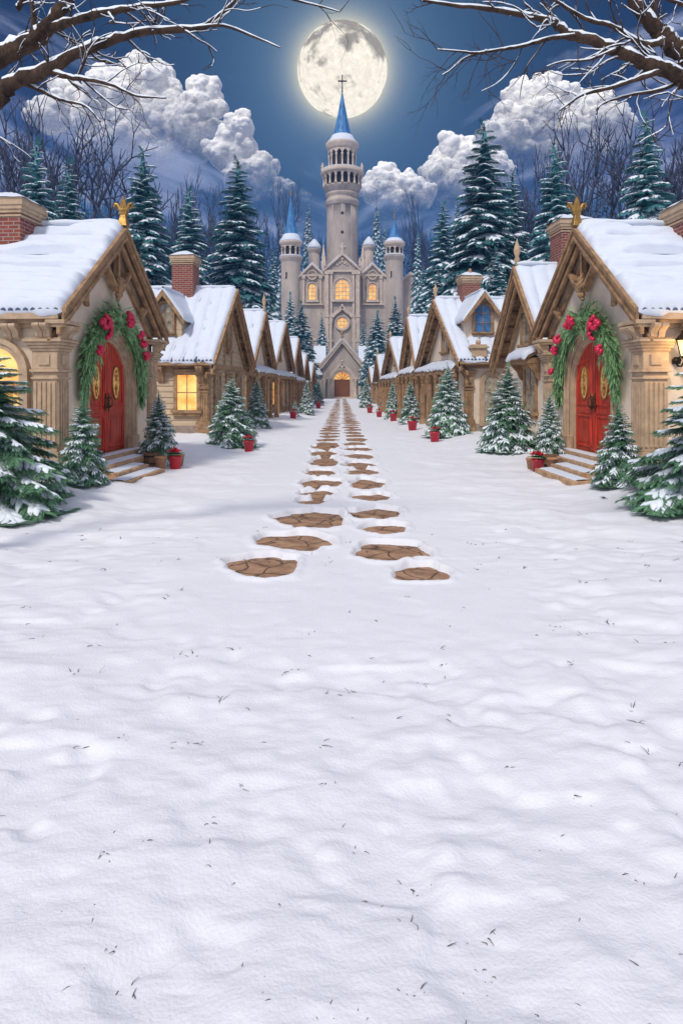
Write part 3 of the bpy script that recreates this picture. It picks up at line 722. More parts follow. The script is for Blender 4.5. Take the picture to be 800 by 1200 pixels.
def window(parent, X, org, ac, c0, w, h, b=0., arched=False, glass='glow', nx=2, ny=3, fw=.10, mat='wood', sill=True, hood=False, lab=None, dep=.07, snow=False):
    fr = MB(X, org); hw = w / 2; cs = c0 + h - (hw if arched else 0)
    if arched:
        path = arch_path(ac, c0, hw, cs, 14)
        fr.sweep(path, [(-.02, b + .01), (-.02, b - dep), (fw * .45, b - dep), (fw * .45, b - dep * 1.35), (fw, b - dep * 1.35), (fw, b + .01)])
        poly = path
    else:
        for (x0, x1) in ((ac - hw - fw, ac - hw), (ac + hw, ac + hw + fw)): fr.box(x0, x1, b - dep, b + .01, c0, c0 + h)
        fr.box(ac - hw - fw, ac + hw + fw, b - dep - .012, b + .01, c0 + h, c0 + h + fw)
        fr.box(ac - hw - fw * 1.3, ac + hw + fw * 1.3, b - dep - .05, b + .01, c0 + h + fw, c0 + h + fw * 1.45)
        poly = [(ac - hw, c0), (ac - hw, c0 + h), (ac + hw, c0 + h), (ac + hw, c0)]
    mt = .032 * min(1.2, w / .7)
    for i in range(1, nx):
        x = ac - hw + w * i / nx; top = c0 + h if not arched else cs + math.sqrt(max(0, hw * hw - (x - ac) ** 2))
        fr.box(x - mt / 2, x + mt / 2, b - dep * .62, b - .008, c0, top)
    for j in range(1, ny):
        z = c0 + h * j / ny; e = hw if (not arched or z < cs) else math.sqrt(max(0, hw * hw - (z - cs) ** 2))
        fr.box(ac - e, ac + e, b - dep * .58, b - .009, z - mt / 2, z + mt / 2)
    o = fr.build('window', mat, parent, bevel=.006 if w > .4 and dep < .1 else 0)
    if lab: o['label'] = lab
    MB(X, org).prism(poly, b - dep * .35, b - .005).build('pane', glass, o)
    if sill:
        s = MB(X, org); s.box(ac - hw - fw * 1.5, ac + hw + fw * 1.5, b - dep - .08, b + .01, c0 - fw * .8, c0); s.box(ac - hw - fw, ac + hw + fw, b - dep - .02, b + .01, c0 - fw * 1.6, c0 - fw * .8)
        s.build('sill', mat, o, bevel=.006)
    return o

def pilaster(parent, X, org, a0, a1, b0, b1, ztop, mat='trim', flutes=5):
    m = MB(X, org); a_, b_ = (a0 + a1) / 2, (b0 + b1) / 2; w = (a1 - a0) / 2; wb = (b1 - b0) / 2
    def blk(e, z0, z1): m.box(a_ - w - e, a_ + w + e, b_ - wb - e, b_ + wb + e, z0, z1)
    blk(.06, -.3, .55); blk(.035, .55, .60); blk(.0, .60, ztop - .78)
    for i in range(flutes):                                       # raised fillets, front and side
        f = .012; x = a0 + (a1 - a0) * (i + .5) / flutes; h = (a1 - a0) / flutes * .32
        m.box(x - h, x + h, b0 - .022, b0 + .01, .68, ztop - .95)
        y = b0 + (b1 - b0) * (i + .5) / flutes; m.box(a0 - .022, a0 + .01, y - h, y + h, .68, ztop - .95)
    blk(.03, ztop - .90, ztop - .86); blk(.045, ztop - .78, ztop - .73); blk(.015, ztop - .73, ztop - .42)
    for (da, db) in ((0, -1), (-1, 0)):
        if da == 0: m.box(a_ - w * .45, a_ + w * .45, b0 - .04, b0, ztop - .66, ztop - .48)
        else: m.box(a0 - .04, a0, b_ - wb * .45, b_ + wb * .45, ztop - .66, ztop - .48)
    for k in range(4): blk(.04 + .03 * k, ztop - .42 + .05 * k, ztop - .372 + .05 * k)
    blk(.10, ztop - .22, ztop - .2)
    m.build('pilaster', mat, parent, bevel=.008)

def console(parent, X, org, ac, c_top, w, h, dep, b=0., mat='trim', name='corbel'):
    """scrolled bracket under the eave in frame X, projecting towards -b"""
    m = MB(X, org); n = 10; prof = [(0, c_top)]
    for i in range(n + 1):
        t = i / n; prof.append((-dep * (1 - t ** 1.5) - .03 * math.sin(t * 9), c_top - .02 - h * t))
    prof.append((0, c_top - h))
    poly = [(b + p[0], p[1]) for p in prof]
    k = 4
    for i in range(k):
        x0 = ac - w / 2 + w * i / k; m.prism([(q[0] * 1.0 + (0 if i % 2 else -.012), q[1]) for q in poly], x0 + .004, x0 + w / k - .004, axis='a')
    m.build(name, mat, parent)

def chimney(root_roof, X, org, a, b, w, d, z0, z1, pot=False):
    c = MB(X, org); c.box(a - w / 2, a + w / 2, b - d / 2, b + d / 2, z0, z1 - .32 * min(1., w / .9)); o = c.build('chimney', 'brick', root_roof)
    t = MB(X, org)
    cs_ = min(1., w / .9)
    for k, (e, h0, h1) in enumerate(((.03, .40, .36), (.0, .36, .32), (.03, .32, .25), (.06, .25, .17), (.085, .17, .07), (.06, .07, .0))):
        e *= cs_; h0 *= cs_; h1 *= cs_; t.box(a - w / 2 - e, a + w / 2 + e, b - d / 2 - e, b + d / 2 + e, z1 - h0, z1 - h1)
    t.build('chimney_cap', 'trim', o, bevel=.008)
    s = MB(X, org); e = .09; n = 12; vs = []; fs = []
    for i in range(n + 1):
        for j in range(n + 1):
            u = i / n * 2 - 1; v = j / n * 2 - 1; ed = (1 - abs(u) ** 6) * (1 - abs(v) ** 6)
            z = z1 - .01 + (.04 + .20 * (1 - max(abs(u), abs(v)))) * max(0, ed) ** .5 + .02 * mnoise.noise(Vector((u * 2 + a, v * 2, a)))
            vs.append((a + u * (w / 2 + e), b + v * (d / 2 + e), z))
    for i in range(n):
        for j in range(n): q = i * (n + 1) + j; fs.append((q, q + 1, q + n + 2, q + n + 1))
    s.add(vs, fs, True).build('snow_cap', 'snow_roof', o)
    if pot:
        p = MB(X, org)
        p.lathe(a - w * .2, b, [(.07, z1), (.09, z1 + .12), (.06, z1 + .2), (.075, z1 + .24), (.02, z1 + .3)], 12); p.lathe(a + w * .22, b, [(.05, z1), (.07, z1 + .1), (.02, z1 + .2)], 12)
        p.build('chimney_pot', 'terracotta', o)

def finial_fleur(parent, X, org, a, b, z, s):
    m = MB(X, org)
    m.frus(a, b, .13 * s, .06 * s, z - .10 * s, z + .22 * s); m.box(a - .10 * s, a + .10 * s, b - .07 * s, b + .07 * s, z + .20 * s, z + .27 * s)
    ply = [(-.055, .27), (-.10, .40), (-.06, .56), (0, .70), (.06, .56), (.10, .40), (.055, .27)]
    m.prism([(a + x * s, z + y * s) for x, y in ply], b - .045 * s, b + .045 * s)
    for sg in (-1, 1):
        pts = [Vector((a + sg * x * s, b, z + y * s)) for x, y in ((.04, .28), (.10, .36), (.17, .48), (.23, .50), (.25, .43), (.21, .38))]
        m.tube(pts, [.05 * s, .055 * s, .055 * s, .05 * s, .045 * s, .03 * s], 8)
    m.box(a - .12 * s, a + .12 * s, b - .055 * s, b + .055 * s, z + .30 * s, z + .36 * s)
    m.build('finial', 'gold', parent, bevel=.01)

def finial_post(parent, X, org, a, b, z, h, gold=True):
    m = MB(X, org)
    m.lathe(a, b, [(.05, z - .15), (.055, z + .1 * h), (.085, z + .2 * h), (.05, z + .3 * h), (.10, z + .5 * h), (.085, z + .65 * h), (.03, z + .85 * h), (.008, z + h)], 10)
    m.build('finial', 'wood' if not gold else 'trim', parent)

def dormer(root_roof, X, org, zr, a_front, bc, w, zs, za_, W, s, glass, mat_wall, mat_wood):
    """gabled dormer on the slope facing -a; front wall at a=a_front, centred on b=bc"""
    S = side_frame(X); hw = w / 2
    aback = lambda z: (z - zr(0)) / s                            # where the roof reaches height z
    zb = zr(a_front) - .12
    d = MB(S, org); poly = [(bc - hw, zb), (bc - hw, zs), (bc, za_ - .12), (bc + hw, zs), (bc + hw, zb)]
    d.prism(poly, a_front, aback(zs) + .5); o = d.build('dormer', mat_wall, root_roof)
    r = MB(S, org); ov = .16; k = (za_ - zs) / hw; ze = zs - ov * k
    ch = [(bc - hw - ov, ze), (bc, za_), (bc + hw + ov, ze), (bc + hw + ov, ze - .10), (bc, za_ - .12), (bc - hw - ov, ze - .10)]
    r.prism(ch, a_front - .25, aback(za_) + .1)
    for off in (0.0,):
        r.prism([(bc - hw - ov, ze - .20), (bc - hw - ov, ze - .02), (bc, za_ - .02), (bc + hw + ov, ze - .02), (bc + hw + ov, ze - .20), (bc, za_ - .24)], a_front - .31, a_front - .252)
    r.build('dormer_roof', mat_wood, o)
    L2 = math.hypot(hw + ov, za_ - ze); L1 = aback(za_) + .1 - (a_front - .27); n = Vector((0, 0, 1)); gr = []
    for sg in (-1, 1):
        e2 = Vector((sg * (hw + ov), 0, ze - za_)).normalized(); nr = Vector((-e2.z * sg, 0, e2.x * sg)); nr = nr if nr.z > 0 else -nr
        gr.append(snow_grid(S, org, (bc, a_front - .27, za_ + .005), (0, 1, 0), tuple(e2), tuple(nr), L1, L2, .08, .12, 3.1 + bc, amp=.02))
    snow_on('dormer_snow', S, org, gr, o, ridge=((bc, a_front - .25, za_ + .06), (bc, a_front - .27 + L1, za_ + .06), .07), seed=bc)
    window(o, S, org, bc, zb + .28, w * .50, (za_ - zb) * .58, b=a_front, arched=True, glass=glass, nx=2, ny=3, fw=.07, mat=mat_wood)
    return o

def house(name, lab, side, P0, P1, ze, za, D, of=.3, os=.25, wall='stucco', wood='wood', group='village cottages', res=.16, hero=False, courses=0., rib=.45, th=.11,
          chim=None, dorm=None, fin=None, extras=None, base=True, tie=True):
    X, W, C = frame_of(P0, P1, side, of, os); org = Vector((C.x, C.y, 0)); S = side_frame(X)
    root = empty(name, org, lab, 'cottage', group)
    s = (za - ze) / (W / 2 + os); zr = lambda a: za - s * abs(a - W / 2); zt = lambda a: zr(a) - th      # top of snow / top of boards
    zu = lambda a: zt(a) - .10
    H = dict(X=X, S=S, W=W, org=org, root=root, zr=zr, zt=zt, zu=zu, s=s, za=za, ze=ze, D=D, of=of, os=os, side=side, wood=wood, wall=wall)
    # walls
    w = MB(X, org); T = .24; door = extras.get('door') if extras else None
    z0 = -.3; e = .02
    if door:
        ac, hw, cs = door['a'], door['hw'], door['cs']
        poly = [(0, z0), (0, zu(0)), (W / 2, zu(W / 2)), (W, zu(W)), (W, z0)]
        notch = [(ac + hw, z0), (ac + hw, cs)] + arc(ac, cs, hw, 0, math.pi, 20)[1:-1] + [(ac - hw, cs), (ac - hw, z0)]
        w.prism(poly + notch, 0, T + .12)
    else: w.prism([(0, z0), (0, zu(0)), (W / 2, zu(W / 2)), (W, zu(W)), (W, z0)], 0, T)
    b0 = T + .12 if door else T
    w.box(0, T, b0, D - T, z0, zu(0) - .01); w.box(W - T, W, b0, D - T, z0, zu(W) - .01)
    w.prism([(0, z0), (0, zu(0)), (W / 2, zu(W / 2)), (W, zu(W)), (W, z0)], D - T, D)
    w.build('wall', wall, root)
    if base:
        f = MB(X, org); f.box(-.05, .12, .2, D + .05, z0, .42)
        if not door: f.box(-.06, W + .06, -.06, .15, z0, .42)
        f.build('foundation', 'foundation', root)
    # roof
    r = MB(X, org); b_f = -of; b_b = D + .25
    r.prism([(-os, zt(-os)), (W / 2, za - th), (W + os, zt(W + os)), (W + os, zu(W + os)), (W / 2, za - th - .10), (-os, zu(-os))], b_f, b_b)
    ro = r.build('roof', wood, root)
    tl = MB(X, org); [tl.prism([(W / 2, za - th), (ae, zt(ae)), (ae, zt(ae) + .006), (W / 2, za - th + .006)], b_f + .01, b_b - .01) for ae in (-os, W + os)]; tl.build('roof_tiles', 'tile', ro)
    n = int((b_b - b_f) / .13)
    for aa in (-os, W + os):
        te = MB(X, org); sg = -1 if aa < 0 else 1
        te.box(min(aa, aa - sg * .1), max(aa, aa - sg * .1) , b_f + .02, b_b, zt(aa) - .03, zt(aa) + .02)
        for i in range(n):
            b = b_f + .08 + i * .13; te.tube([(aa - sg * .12, b, zt(aa) + .0 + .12 * s), (aa + sg * .035, b, zt(aa) - .02 - .01)], .05, 8)
        te.build('tile_edge', 'tile', ro)
    sl = math.hypot(W / 2 + os, za - ze); grids = []
    for sg in (-1, 1):
        e2 = Vector((sg * (W / 2 + os), 0, ze - za)).normalized(); nr = Vector((abs(e2.z) * sg, 0, abs(e2.x)))
        grids.append(snow_grid(X, org, (W / 2, b_f + .02, za - th), (0, 1, 0), tuple(e2), tuple(nr), b_b - b_f - .04, sl, th, res, P0[1] + sg * 3, courses=courses, rib=rib, amp=.03))
    snow_on('roof_snow', X, org, grids, ro, ridge=((W / 2, b_f + .03, za - .02), (W / 2, b_b, za - .02), .10), seed=P0[1])
    # bargeboards
    k = 1 / math.cos(math.atan(s))
    for sg in (-1, 1):
        ae = -os if sg < 0 else W + os; b = MB(X, org)
        def band(o0, o1, bb0, bb1, ext=0.):
            z = lambda a, o: zt(a) + .02 - o * k
            b.prism([(ae, z(ae, o0)), (W / 2, z(W / 2, o0)), (W / 2, z(W / 2, o1)), (ae, z(ae, o1))], bb0, bb1)
        band(0, .24, -of - .05, -of - .001); band(-.0, .075, -of - .085, -of - .0501); band(.175, .225, -of - .075, -of - .0502)
        if hero or of > .25: band(.26, .36, -of + .02, -of + .09); band(.40, .47, -of * .35, -of * .35 + .07)
        b.build('bargeboard', wood, root, bevel=.008 if hero else 0)
    # soffit brackets under the rakes
    if of > .25 and tie and P0[1] < 40:
        nb = 6
        for sg in (-1, 1):
            for i in range(nb):
                br = MB(X, org); t = (i + .6) / nb; a = (-os if sg < 0 else W + os) * (1 - t) + W / 2 * t
                zz = zu(a) - .03
                br.prism([(a - .07, zz), (a + .07, zz), (a + .07, zz - .16), (a - .07, zz - .16)], -of + .05, -.005)
                br.ball((a, -of + .06, zz - .14), .08, 8)
                br.build('rafter_bracket', wood, root)
    # cornice board under the eave on the -a side (faces the camera) with fascia
    c = MB(X, org); c.box(-os + .03, -.002, .0, D, zu(-os) - .06, zu(-os) - .005); c.box(-.13, -.003, -.13, D, zu(-os) - .13, zu(-os) - .06); c.box(-.07, -.003, -.07, D, zu(-os) - .20, zu(-os) - .13)
    c.box(-os - .02, -os + .03, -of + .05, D + .2, zu(-os) - .07, zt(-os) - .03)
    c.build('cornice', 'trim' if hero else wood, root, bevel=.008)
    H['zc'] = zu(-os) - .06
    if chim: chimney(ro, X, org, *chim)
    if dorm: dormer(ro, X, org, zr, W=W, s=s, mat_wood=wood, **dorm)
    if fin == 'fleur': finial_fleur(root, S, org, -of + .0, W / 2, za - .02, .78)
    elif fin: finial_post(root, X, org, W / 2, -of + .05, za - .05, fin, True)
    return H

def lap_boards(H, pitch=.19):
    X, org, root, W, D = H['X'], H['org'], H['root'], H['W'], H['D']; m = MB(X, org); z = .42; s = H['s']; zu = H['zu']; t = .03
    while z < zu(W / 2) - .25:
        z1 = z + pitch; zt = zu(0)
        if z1 < zt - .1: m.prism([(-t, z), (-t - .004, z + .012), (-.006, z1), (.002, z1), (.002, z)], .0, D, axis='b')
        e = 0 if z1 < zt else (z1 - zt) / s + .02
        m.prism([(-t, z), (-t - .004, z + .012), (-.006, z1), (.002, z1), (.002, z)], e, W - e, axis='a'); z = z1
    m.build('siding', 'siding', root)

def gable_ornament(H, drop=1.0, spread=.42):
    X, org, root, W, za, s, of, wood = [H[k] for k in ('X', 'org', 'root', 'W', 'za', 's', 'of', 'wood')]
    b = -of + .14; A = W / 2; zt = H['zt']; m = MB(X, org); zb = zt(A) - drop - .30
    m.bar((A, b, zt(A) - .25), (A, b, zb + .22), .11, .10, (1, 0, 0)); m.bar((A, b - .03, zt(A) - .25), (A, b - .03, zb + .4), .045, .10, (1, 0, 0))
    for sg in (-1, 1):
        a1 = A + sg * W / 2 * spread; z1 = zt(a1) - .30
        for o_, wd in ((0, .13), (.10, .07)):
            n = 6; pts = []
            for i in range(n + 1):
                t = i / n; pts.append(Vector((A + sg * (.05 + o_) + (a1 - A - sg * (.05 + o_)) * t, b - (.02 if o_ else 0), zb + .10 + (z1 - zb - .10) * t + o_ * .25 - .03 * math.sin(t * math.pi))))
            for i in range(n): m.bar(pts[i], pts[i + 1], .12, wd, (0, 0, 1))
        for i in range(3): m.tube([(A, b - .06, zb + .04 + .05 * i), (A + sg * .08, b - .10, zb + .12 + .09 * i), (A + sg * (.16 - .02 * i), b - .05, zb + .22 + .10 * i)], [.05, .05, .012], 8)
    m.ball((A, b - .04, zb + .0), .085, 10); m.ball((A, b - .02, zb - .09), .055, 8)
    m.build('gable_ornament', wood, root, bevel=.008)
    v = MB(X, org); a1 = W / 2 * spread * .72; v.prism([(A, zt(A) - .30), (A - a1, zt(A - a1) - .32), (A, zb + .25), (A + a1, zt(A + a1) - .32)], -.025, .01); v.build('gable_recess_shade', 'wood_dark', root)  # dark flat panel stands in for the shade of the gable recess
    for sg in (-1, 1):                                             # carved knees half way down the rakes
        a = A + sg * W / 2 * .62; z = zt(a) - .42; q = MB(X, org)
        for i in range(3): q.ball((a - sg * .05 * i, b + .02, z - .10 * i), .10 - .018 * i, 8, (1, .8, 1))
        q.tube([(a + sg * .12, b, z + .10), (a, b - .03, z - .02), (a - sg * .14, b, z - .25)], [.06, .07, .03], 8)
        q.build('rake_bracket', wood, root)

def red_doors(H, ac, hw, z0, cs, wooden='door'):
    X, org, root = H['X'], H['org'], H['root']; b = .11
    fr = MB(X, org); path = arch_path(ac, z0 - .3, hw, cs, 22)
    fr.sweep(path, [(-.07, b + .05), (-.07, .05), (-.03, .05), (-.03, .0), (.06, -.0), (.06, -.05), (.13, -.05), (.13, -.085), (.22, -.085), (.22, -.05), (.26, -.05), (.26, .03), (0, .03), (0, b + .05)])
    for sg in (-1, 1): fr.box(ac + sg * (hw + .075) - .20, ac + sg * (hw + .075) + .20, -.11, .02, z0 - .3, z0 + .28)
    fr.build('door_frame', 'trim', root, bevel=.008)
    iw = hw - .06
    for sg in (-1, 1):
        d = MB(X, org)
        if sg < 0: poly = [(ac - .006, z0), (ac - .006, cs + math.sqrt(iw * iw))] + arc(ac, cs, iw, math.pi / 2, math.pi, 12)[1:] + [(ac - iw, z0)]
        else: poly = [(ac + .006, z0), (ac + iw, z0)] + arc(ac, cs, iw, 0, math.pi / 2, 12)[:-1] + [(ac + .006, cs + iw)]
        d.prism(poly, b, b + .05)
        xc = ac + sg * iw * .5; pw = iw * .33
        d.box(ac + sg * .045 - .035, ac + sg * .045 + .035, b - .022, b + .01, z0, cs + iw * .98)          # meeting stile
        d.box(xc - pw - .05, xc + pw + .05, b - .018, b + .01, z0 + .80, z0 + .90)
        leaf = d.build('door', wooden, root, bevel=.006)
        p = MB(X, org)
        for (y0, y1) in ((z0 + .12, z0 + .72),):
            p.sweep([(xc - pw, y0), (xc - pw, y1), (xc + pw, y1), (xc + pw, y0), (xc - pw, y0)], [(0, b), (0, b - .02), (.03, b - .028), (.05, b)])
            p.box(xc - pw + .06, xc + pw - .06, b - .014, b + .01, y0 + .06, y1 - .06)
        y0, y1 = z0 + 1.0, cs + iw * .62
        p.sweep([(xc - pw, y0), (xc - pw, y1 - .12 * (sg < 0)), (xc + pw, y1 - .12 * (sg > 0)), (xc + pw, y0), (xc - pw, y0)], [(0, b), (0, b - .02), (.03, b - .028), (.05, b)])
        p.build('panel', wooden, leaf, bevel=.004)
        g = MB(X, org); zc = (y0 + y1) / 2 - .02; n = 28; ra, rc = pw * .58, (y1 - y0) * .38
        g.prism([(xc + ra * math.cos(2 * math.pi * i / n), zc + rc * math.sin(2 * math.pi * i / n)) for i in range(n)], b - .012, b + .01); gi = g.build('glass_inlay', 'inlay', leaf)
        e = MB(X, org); ring = [(xc + ra * math.cos(2 * math.pi * i / n), zc + rc * math.sin(2 * math.pi * i / n)) for i in range(n + 1)]
        e.sweep(ring, [(-.012, b), (-.012, b - .022), (.02, b - .022), (.02, b)])
        for q in (-1, 1):
            for f_ in (.35, .62): e.tube([(xc, b - .016, zc + q * rc * .05), (xc + ra * .55 * f_, b - .018, zc + q * rc * f_ * .6), (xc, b - .018, zc + q * rc * f_ * 1.3)], .008, 6); e.tube([(xc, b - .016, zc + q * rc * .05), (xc - ra * .55 * f_, b - .018, zc + q * rc * f_ * .6), (xc, b - .018, zc + q * rc * f_ * 1.3)], .008, 6)
        e.build('inlay_scrollwork', 'gold', leaf)
        h = MB(X, org); hx = ac + sg * .075; h.prism([(hx - .03, z0 + .86), (hx + .03, z0 + .86), (hx + .045, z0 + 1.0), (hx + .03, z0 + 1.16), (hx, z0 + 1.22), (hx - .03, z0 + 1.16), (hx - .045, z0 + 1.0)], b - .045, b - .02)
        h.tube([(hx, b - .04, z0 + .92), (hx, b - .11, z0 + .97), (hx, b - .11, z0 + 1.10), (hx, b - .04, z0 + 1.14)], .016, 8); h.build('handle', 'bronze', leaf)

def steps(H, ac, hw, z0):
    X, org, root = H['X'], H['org'], H['root']; n = 4; m = MB(X, org); sn = MB(X, org); rise = z0 / n
    for i in range(n):
        t = (n - 1 - i) / (n - 1); b0 = -.34 - .95 * t; a0 = ac - hw - .15 - 1.15 * t; a1 = ac + hw + .12 - 1.6 * min(1, 1.5 * t); z1 = rise * (i + 1) - .004
        m.box(a0, a1, b0, .0 if i == n - 1 else b0 + .62, -.3 if i == 0 else rise * i - .03, z1)
        if i == n - 1: m.box(ac - hw, ac + hw, -.001, .105, z1 - .1, z1 - .003)
        # wind-blown snow left on the tread
        x = a0 + .05; vs = []; K = 26
        for k in range(K + 1):
            u = k / K; xx = a0 + .04 + (a1 - a0 - .08) * u; dpt = .05 + .12 * mnoise.noise(Vector((xx * 2.1, i * 3.3, 1.)))
            vs += [(xx, b0 + .075 + .03 * mnoise.noise(Vector((xx * 5, i, 2.))), z1 + .002), (xx, b0 + .11 + dpt * .4, z1 + .018), (xx, b0 + .31, z1 + .03 if i < n - 1 else z1 + .008)]
        sn.add(vs, [(3 * k + j, 3 * k + j + 1, 3 * k + 4 + j, 3 * k + 3 + j) for k in range(K) for j in (0, 1)], True)
    o = m.build('steps', 'step', root, bevel=.012); sn.build('step_snow', 'snow_roof', o, norm=False)

def garland(H, ac, hw, cs, zl, zr_, label, clusters, flip):
    """evergreen swag that follows the door arch; label goes on a thing of its own"""
    X, org = H['X'], H['org']; g = np.random.default_rng(5 + int(flip)); rr = hw + .38
    path = [(ac - rr - .02, zl + (cs - zl) * t) for t in np.linspace(0, 1, 10)[:-1]] + arc(ac, cs, rr, math.pi, 0, 30) + [(ac + rr, cs + (zr_ - cs) * t) for t in np.linspace(0, 1, 10)[1:]]
    P = np.array(path); seg = np.linalg.norm(np.diff(P, axis=0), axis=1); cum = np.concatenate([[0], np.cumsum(seg)]); Lt = cum[-1]
    def pt(s_):
        x = np.interp(s_, cum, P[:, 0]); z = np.interp(s_, cum, P[:, 1]); x2 = np.interp(s_ + .02, cum, P[:, 0]); z2 = np.interp(s_ + .02, cum, P[:, 1]); t = np.array([x2 - x, z2 - z]); 
        return np.array([x, z]), t / (np.linalg.norm(t) + 1e-9)
    top = .52 * Lt; V = []; Fs = []; N = 2700
    for i in range(N):
        s_ = g.uniform(.0, Lt * .985); p, t = pt(s_)
        endf = min(1, .30 + 1.5 * min(s_, Lt - s_) / (Lt * .35)); wd = .29 * min(1, endf)
        nrm = np.array([-t[1], t[0]]); q = g.normal(0, .40) * wd; dz = g.uniform(0, 1) ** 1.5
        base = p + nrm * q; tdir = -t if s_ < top else t
        spread = (q / max(wd, .05)) * .9 + g.normal(0, .35)
        d2 = tdir * 1.0 + nrm * spread; d2 /= np.linalg.norm(d2)
        ln = g.uniform(.20, .34) * (.65 + .35 * endf); out = g.uniform(.0, .38)
        d3 = np.array([d2[0], -out, d2[1]]); d3 /= np.linalg.norm(d3)
        b0 = np.array([base[0], -.09 - .09 * dz * min(1, endf), base[1]])
        wv = np.cross(d3, [g.normal(0, .4), -1, g.normal(0, .4)]); wv /= np.linalg.norm(wv); wv *= g.uniform(.013, .021)
        k = len(V); sag = np.array([0, .05, -.03]) * ln * 3
        V += [b0 - wv * .5, b0 + wv * .5, b0 + d3 * ln * .5 + wv, b0 + d3 * ln * .5 - wv, b0 + d3 * ln + sag * .3]
        Fs += [(k, k + 1, k + 2, k + 3), (k + 3, k + 2, k + 4, k + 4)]
    m = MB(X, org)
    m.add(V, [f if f[2] != f[3] else f[:3] for f in Fs])
    K = 40; pts = []; rd = []
    for k in range(K + 1):
        s_ = Lt * k / K; p, t = pt(min(s_, Lt - .03)); pts.append((p[0], -.10, p[1])); rd.append(.04 + .05 * min(1, 4 * min(k, K - k) / K))
    m.tube(pts, rd, 8)
    root = empty('door_garland', org, label, 'garland', 'evergreen garlands round the red doors')
    m.build('greenery', 'garland', root, norm=False)
    for (fs, off, n, r) in clusters:
        s_ = (1 - fs if flip else fs) * Lt; p, t = pt(s_); nr = np.array([-t[1], t[0]]); p = p + nr * off; c = MB(X, org)
        for i in range(n):
            a_ = g.uniform(0, 6.28); q = r * math.sqrt(g.uniform(0, 1)); c.ball((p[0] + q * math.cos(a_), -.25 - .06 * (1 - (q / r) ** 2) - g.uniform(0, .04), p[1] + q * math.sin(a_) * 1.15), g.uniform(.040, .060), 10)
        c.build('berry_cluster', 'berry', root)
    return root
# ------------------------------------------------------------------ place the cottages
def hit_side(H, px):             # depth along the camera-facing wall under picture column px
    X = H['X']; O = X.translation; p = X.col[1].to_3d(); k = (px - 400) / F
    return (k * O.y - O.x) / (p.x - k * p.y)
def hit_front(H, px):
    X = H['X']; O = X.translation; d = X.col[0].to_3d(); k = (px - 400) / F
    return (k * O.y - O.x) / (d.x - k * d.y)
def hz(H, a, b, py): p = H['X'] @ Vector((a, b, 0)); return CAMZ + (HY - py) / F * p.y

def porch(H, a0, a1, z, dep, n, drop=.28, th=.08):
    """snowy pent roof on posts along the facade"""
    X, org, root, wood = H['X'], H['org'], H['root'], H['wood']; m = MB(X, org)
    m.prism([(.0, z), (-dep, z - drop), (-dep, z - drop - .09), (.0, z - .09)], a0, a1, axis='a'); m.box(a0, a1, -dep + .02, -dep + .12, z - drop - .24, z - drop - .085)
    o = m.build('porch_roof', wood, root)
    e2 = Vector((0, -dep, -drop)).normalized(); nr = Vector((0, -drop, dep)).normalized()
    snow_on('porch_snow', X, org, [snow_grid(X, org, (a0, 0, z), (1, 0, 0), tuple(e2), tuple(nr), a1 - a0, math.hypot(dep, drop), th, .14, a0 + z)], o)
    for i in range(n):
        a = a0 + .12 + (a1 - a0 - .24) * i / max(1, n - 1); p = MB(X, org); y = -dep + .07; zt = z - drop - .23
        p.box(a - .07, a + .07, y - .07, y + .07, -.3, zt); p.box(a - .11, a + .11, y - .11, y + .11, -.3, .35); p.box(a - .10, a + .10, y - .10, y + .10, zt - .14, zt); p.box(a - .09, a + .09, y - .09, y + .09, zt - .32, zt - .27)
        p.build('post', wood, root)
        for sg in (-1, 1):
            if 0 <= i + sg < n: q = MB(X, org); q.bar((a + sg * .06, y, zt - .30), (a + sg * .30, y, zt - .02), .07, .08, (0, 1, 0)); q.build('brace', wood, root)

def hood(H, fr_X, ac, z, w, dep, b=0.):
    m = MB(fr_X, H['org']); m.prism([(b, z), (b - dep, z - .22), (b - dep, z - .31), (b, z - .12)], ac - w / 2, ac + w / 2, axis='a'); m.box(ac - w / 2 + .05, ac + w / 2 - .05, b - dep + .1, b, z - .42, z - .26)
    for sg in (-1, 1): console(H['root'], fr_X, H['org'], ac + sg * (w / 2 - .13), z - .32, .14, .55, dep * .75, b, H['wood'], 'hood_bracket')
    o = m.build('window_hood', H['wood'], H['root'])
    e2 = Vector((0, -dep, -.22)).normalized(); nr = Vector((0, -.22, dep)).normalized()
    snow_on('hood_snow', fr_X, H['org'], [snow_grid(fr_X, H['org'], (ac - w / 2, b + .02, z), (1, 0, 0), tuple(e2), tuple(nr), w, math.hypot(dep, .22), .13, .08, z)], o)

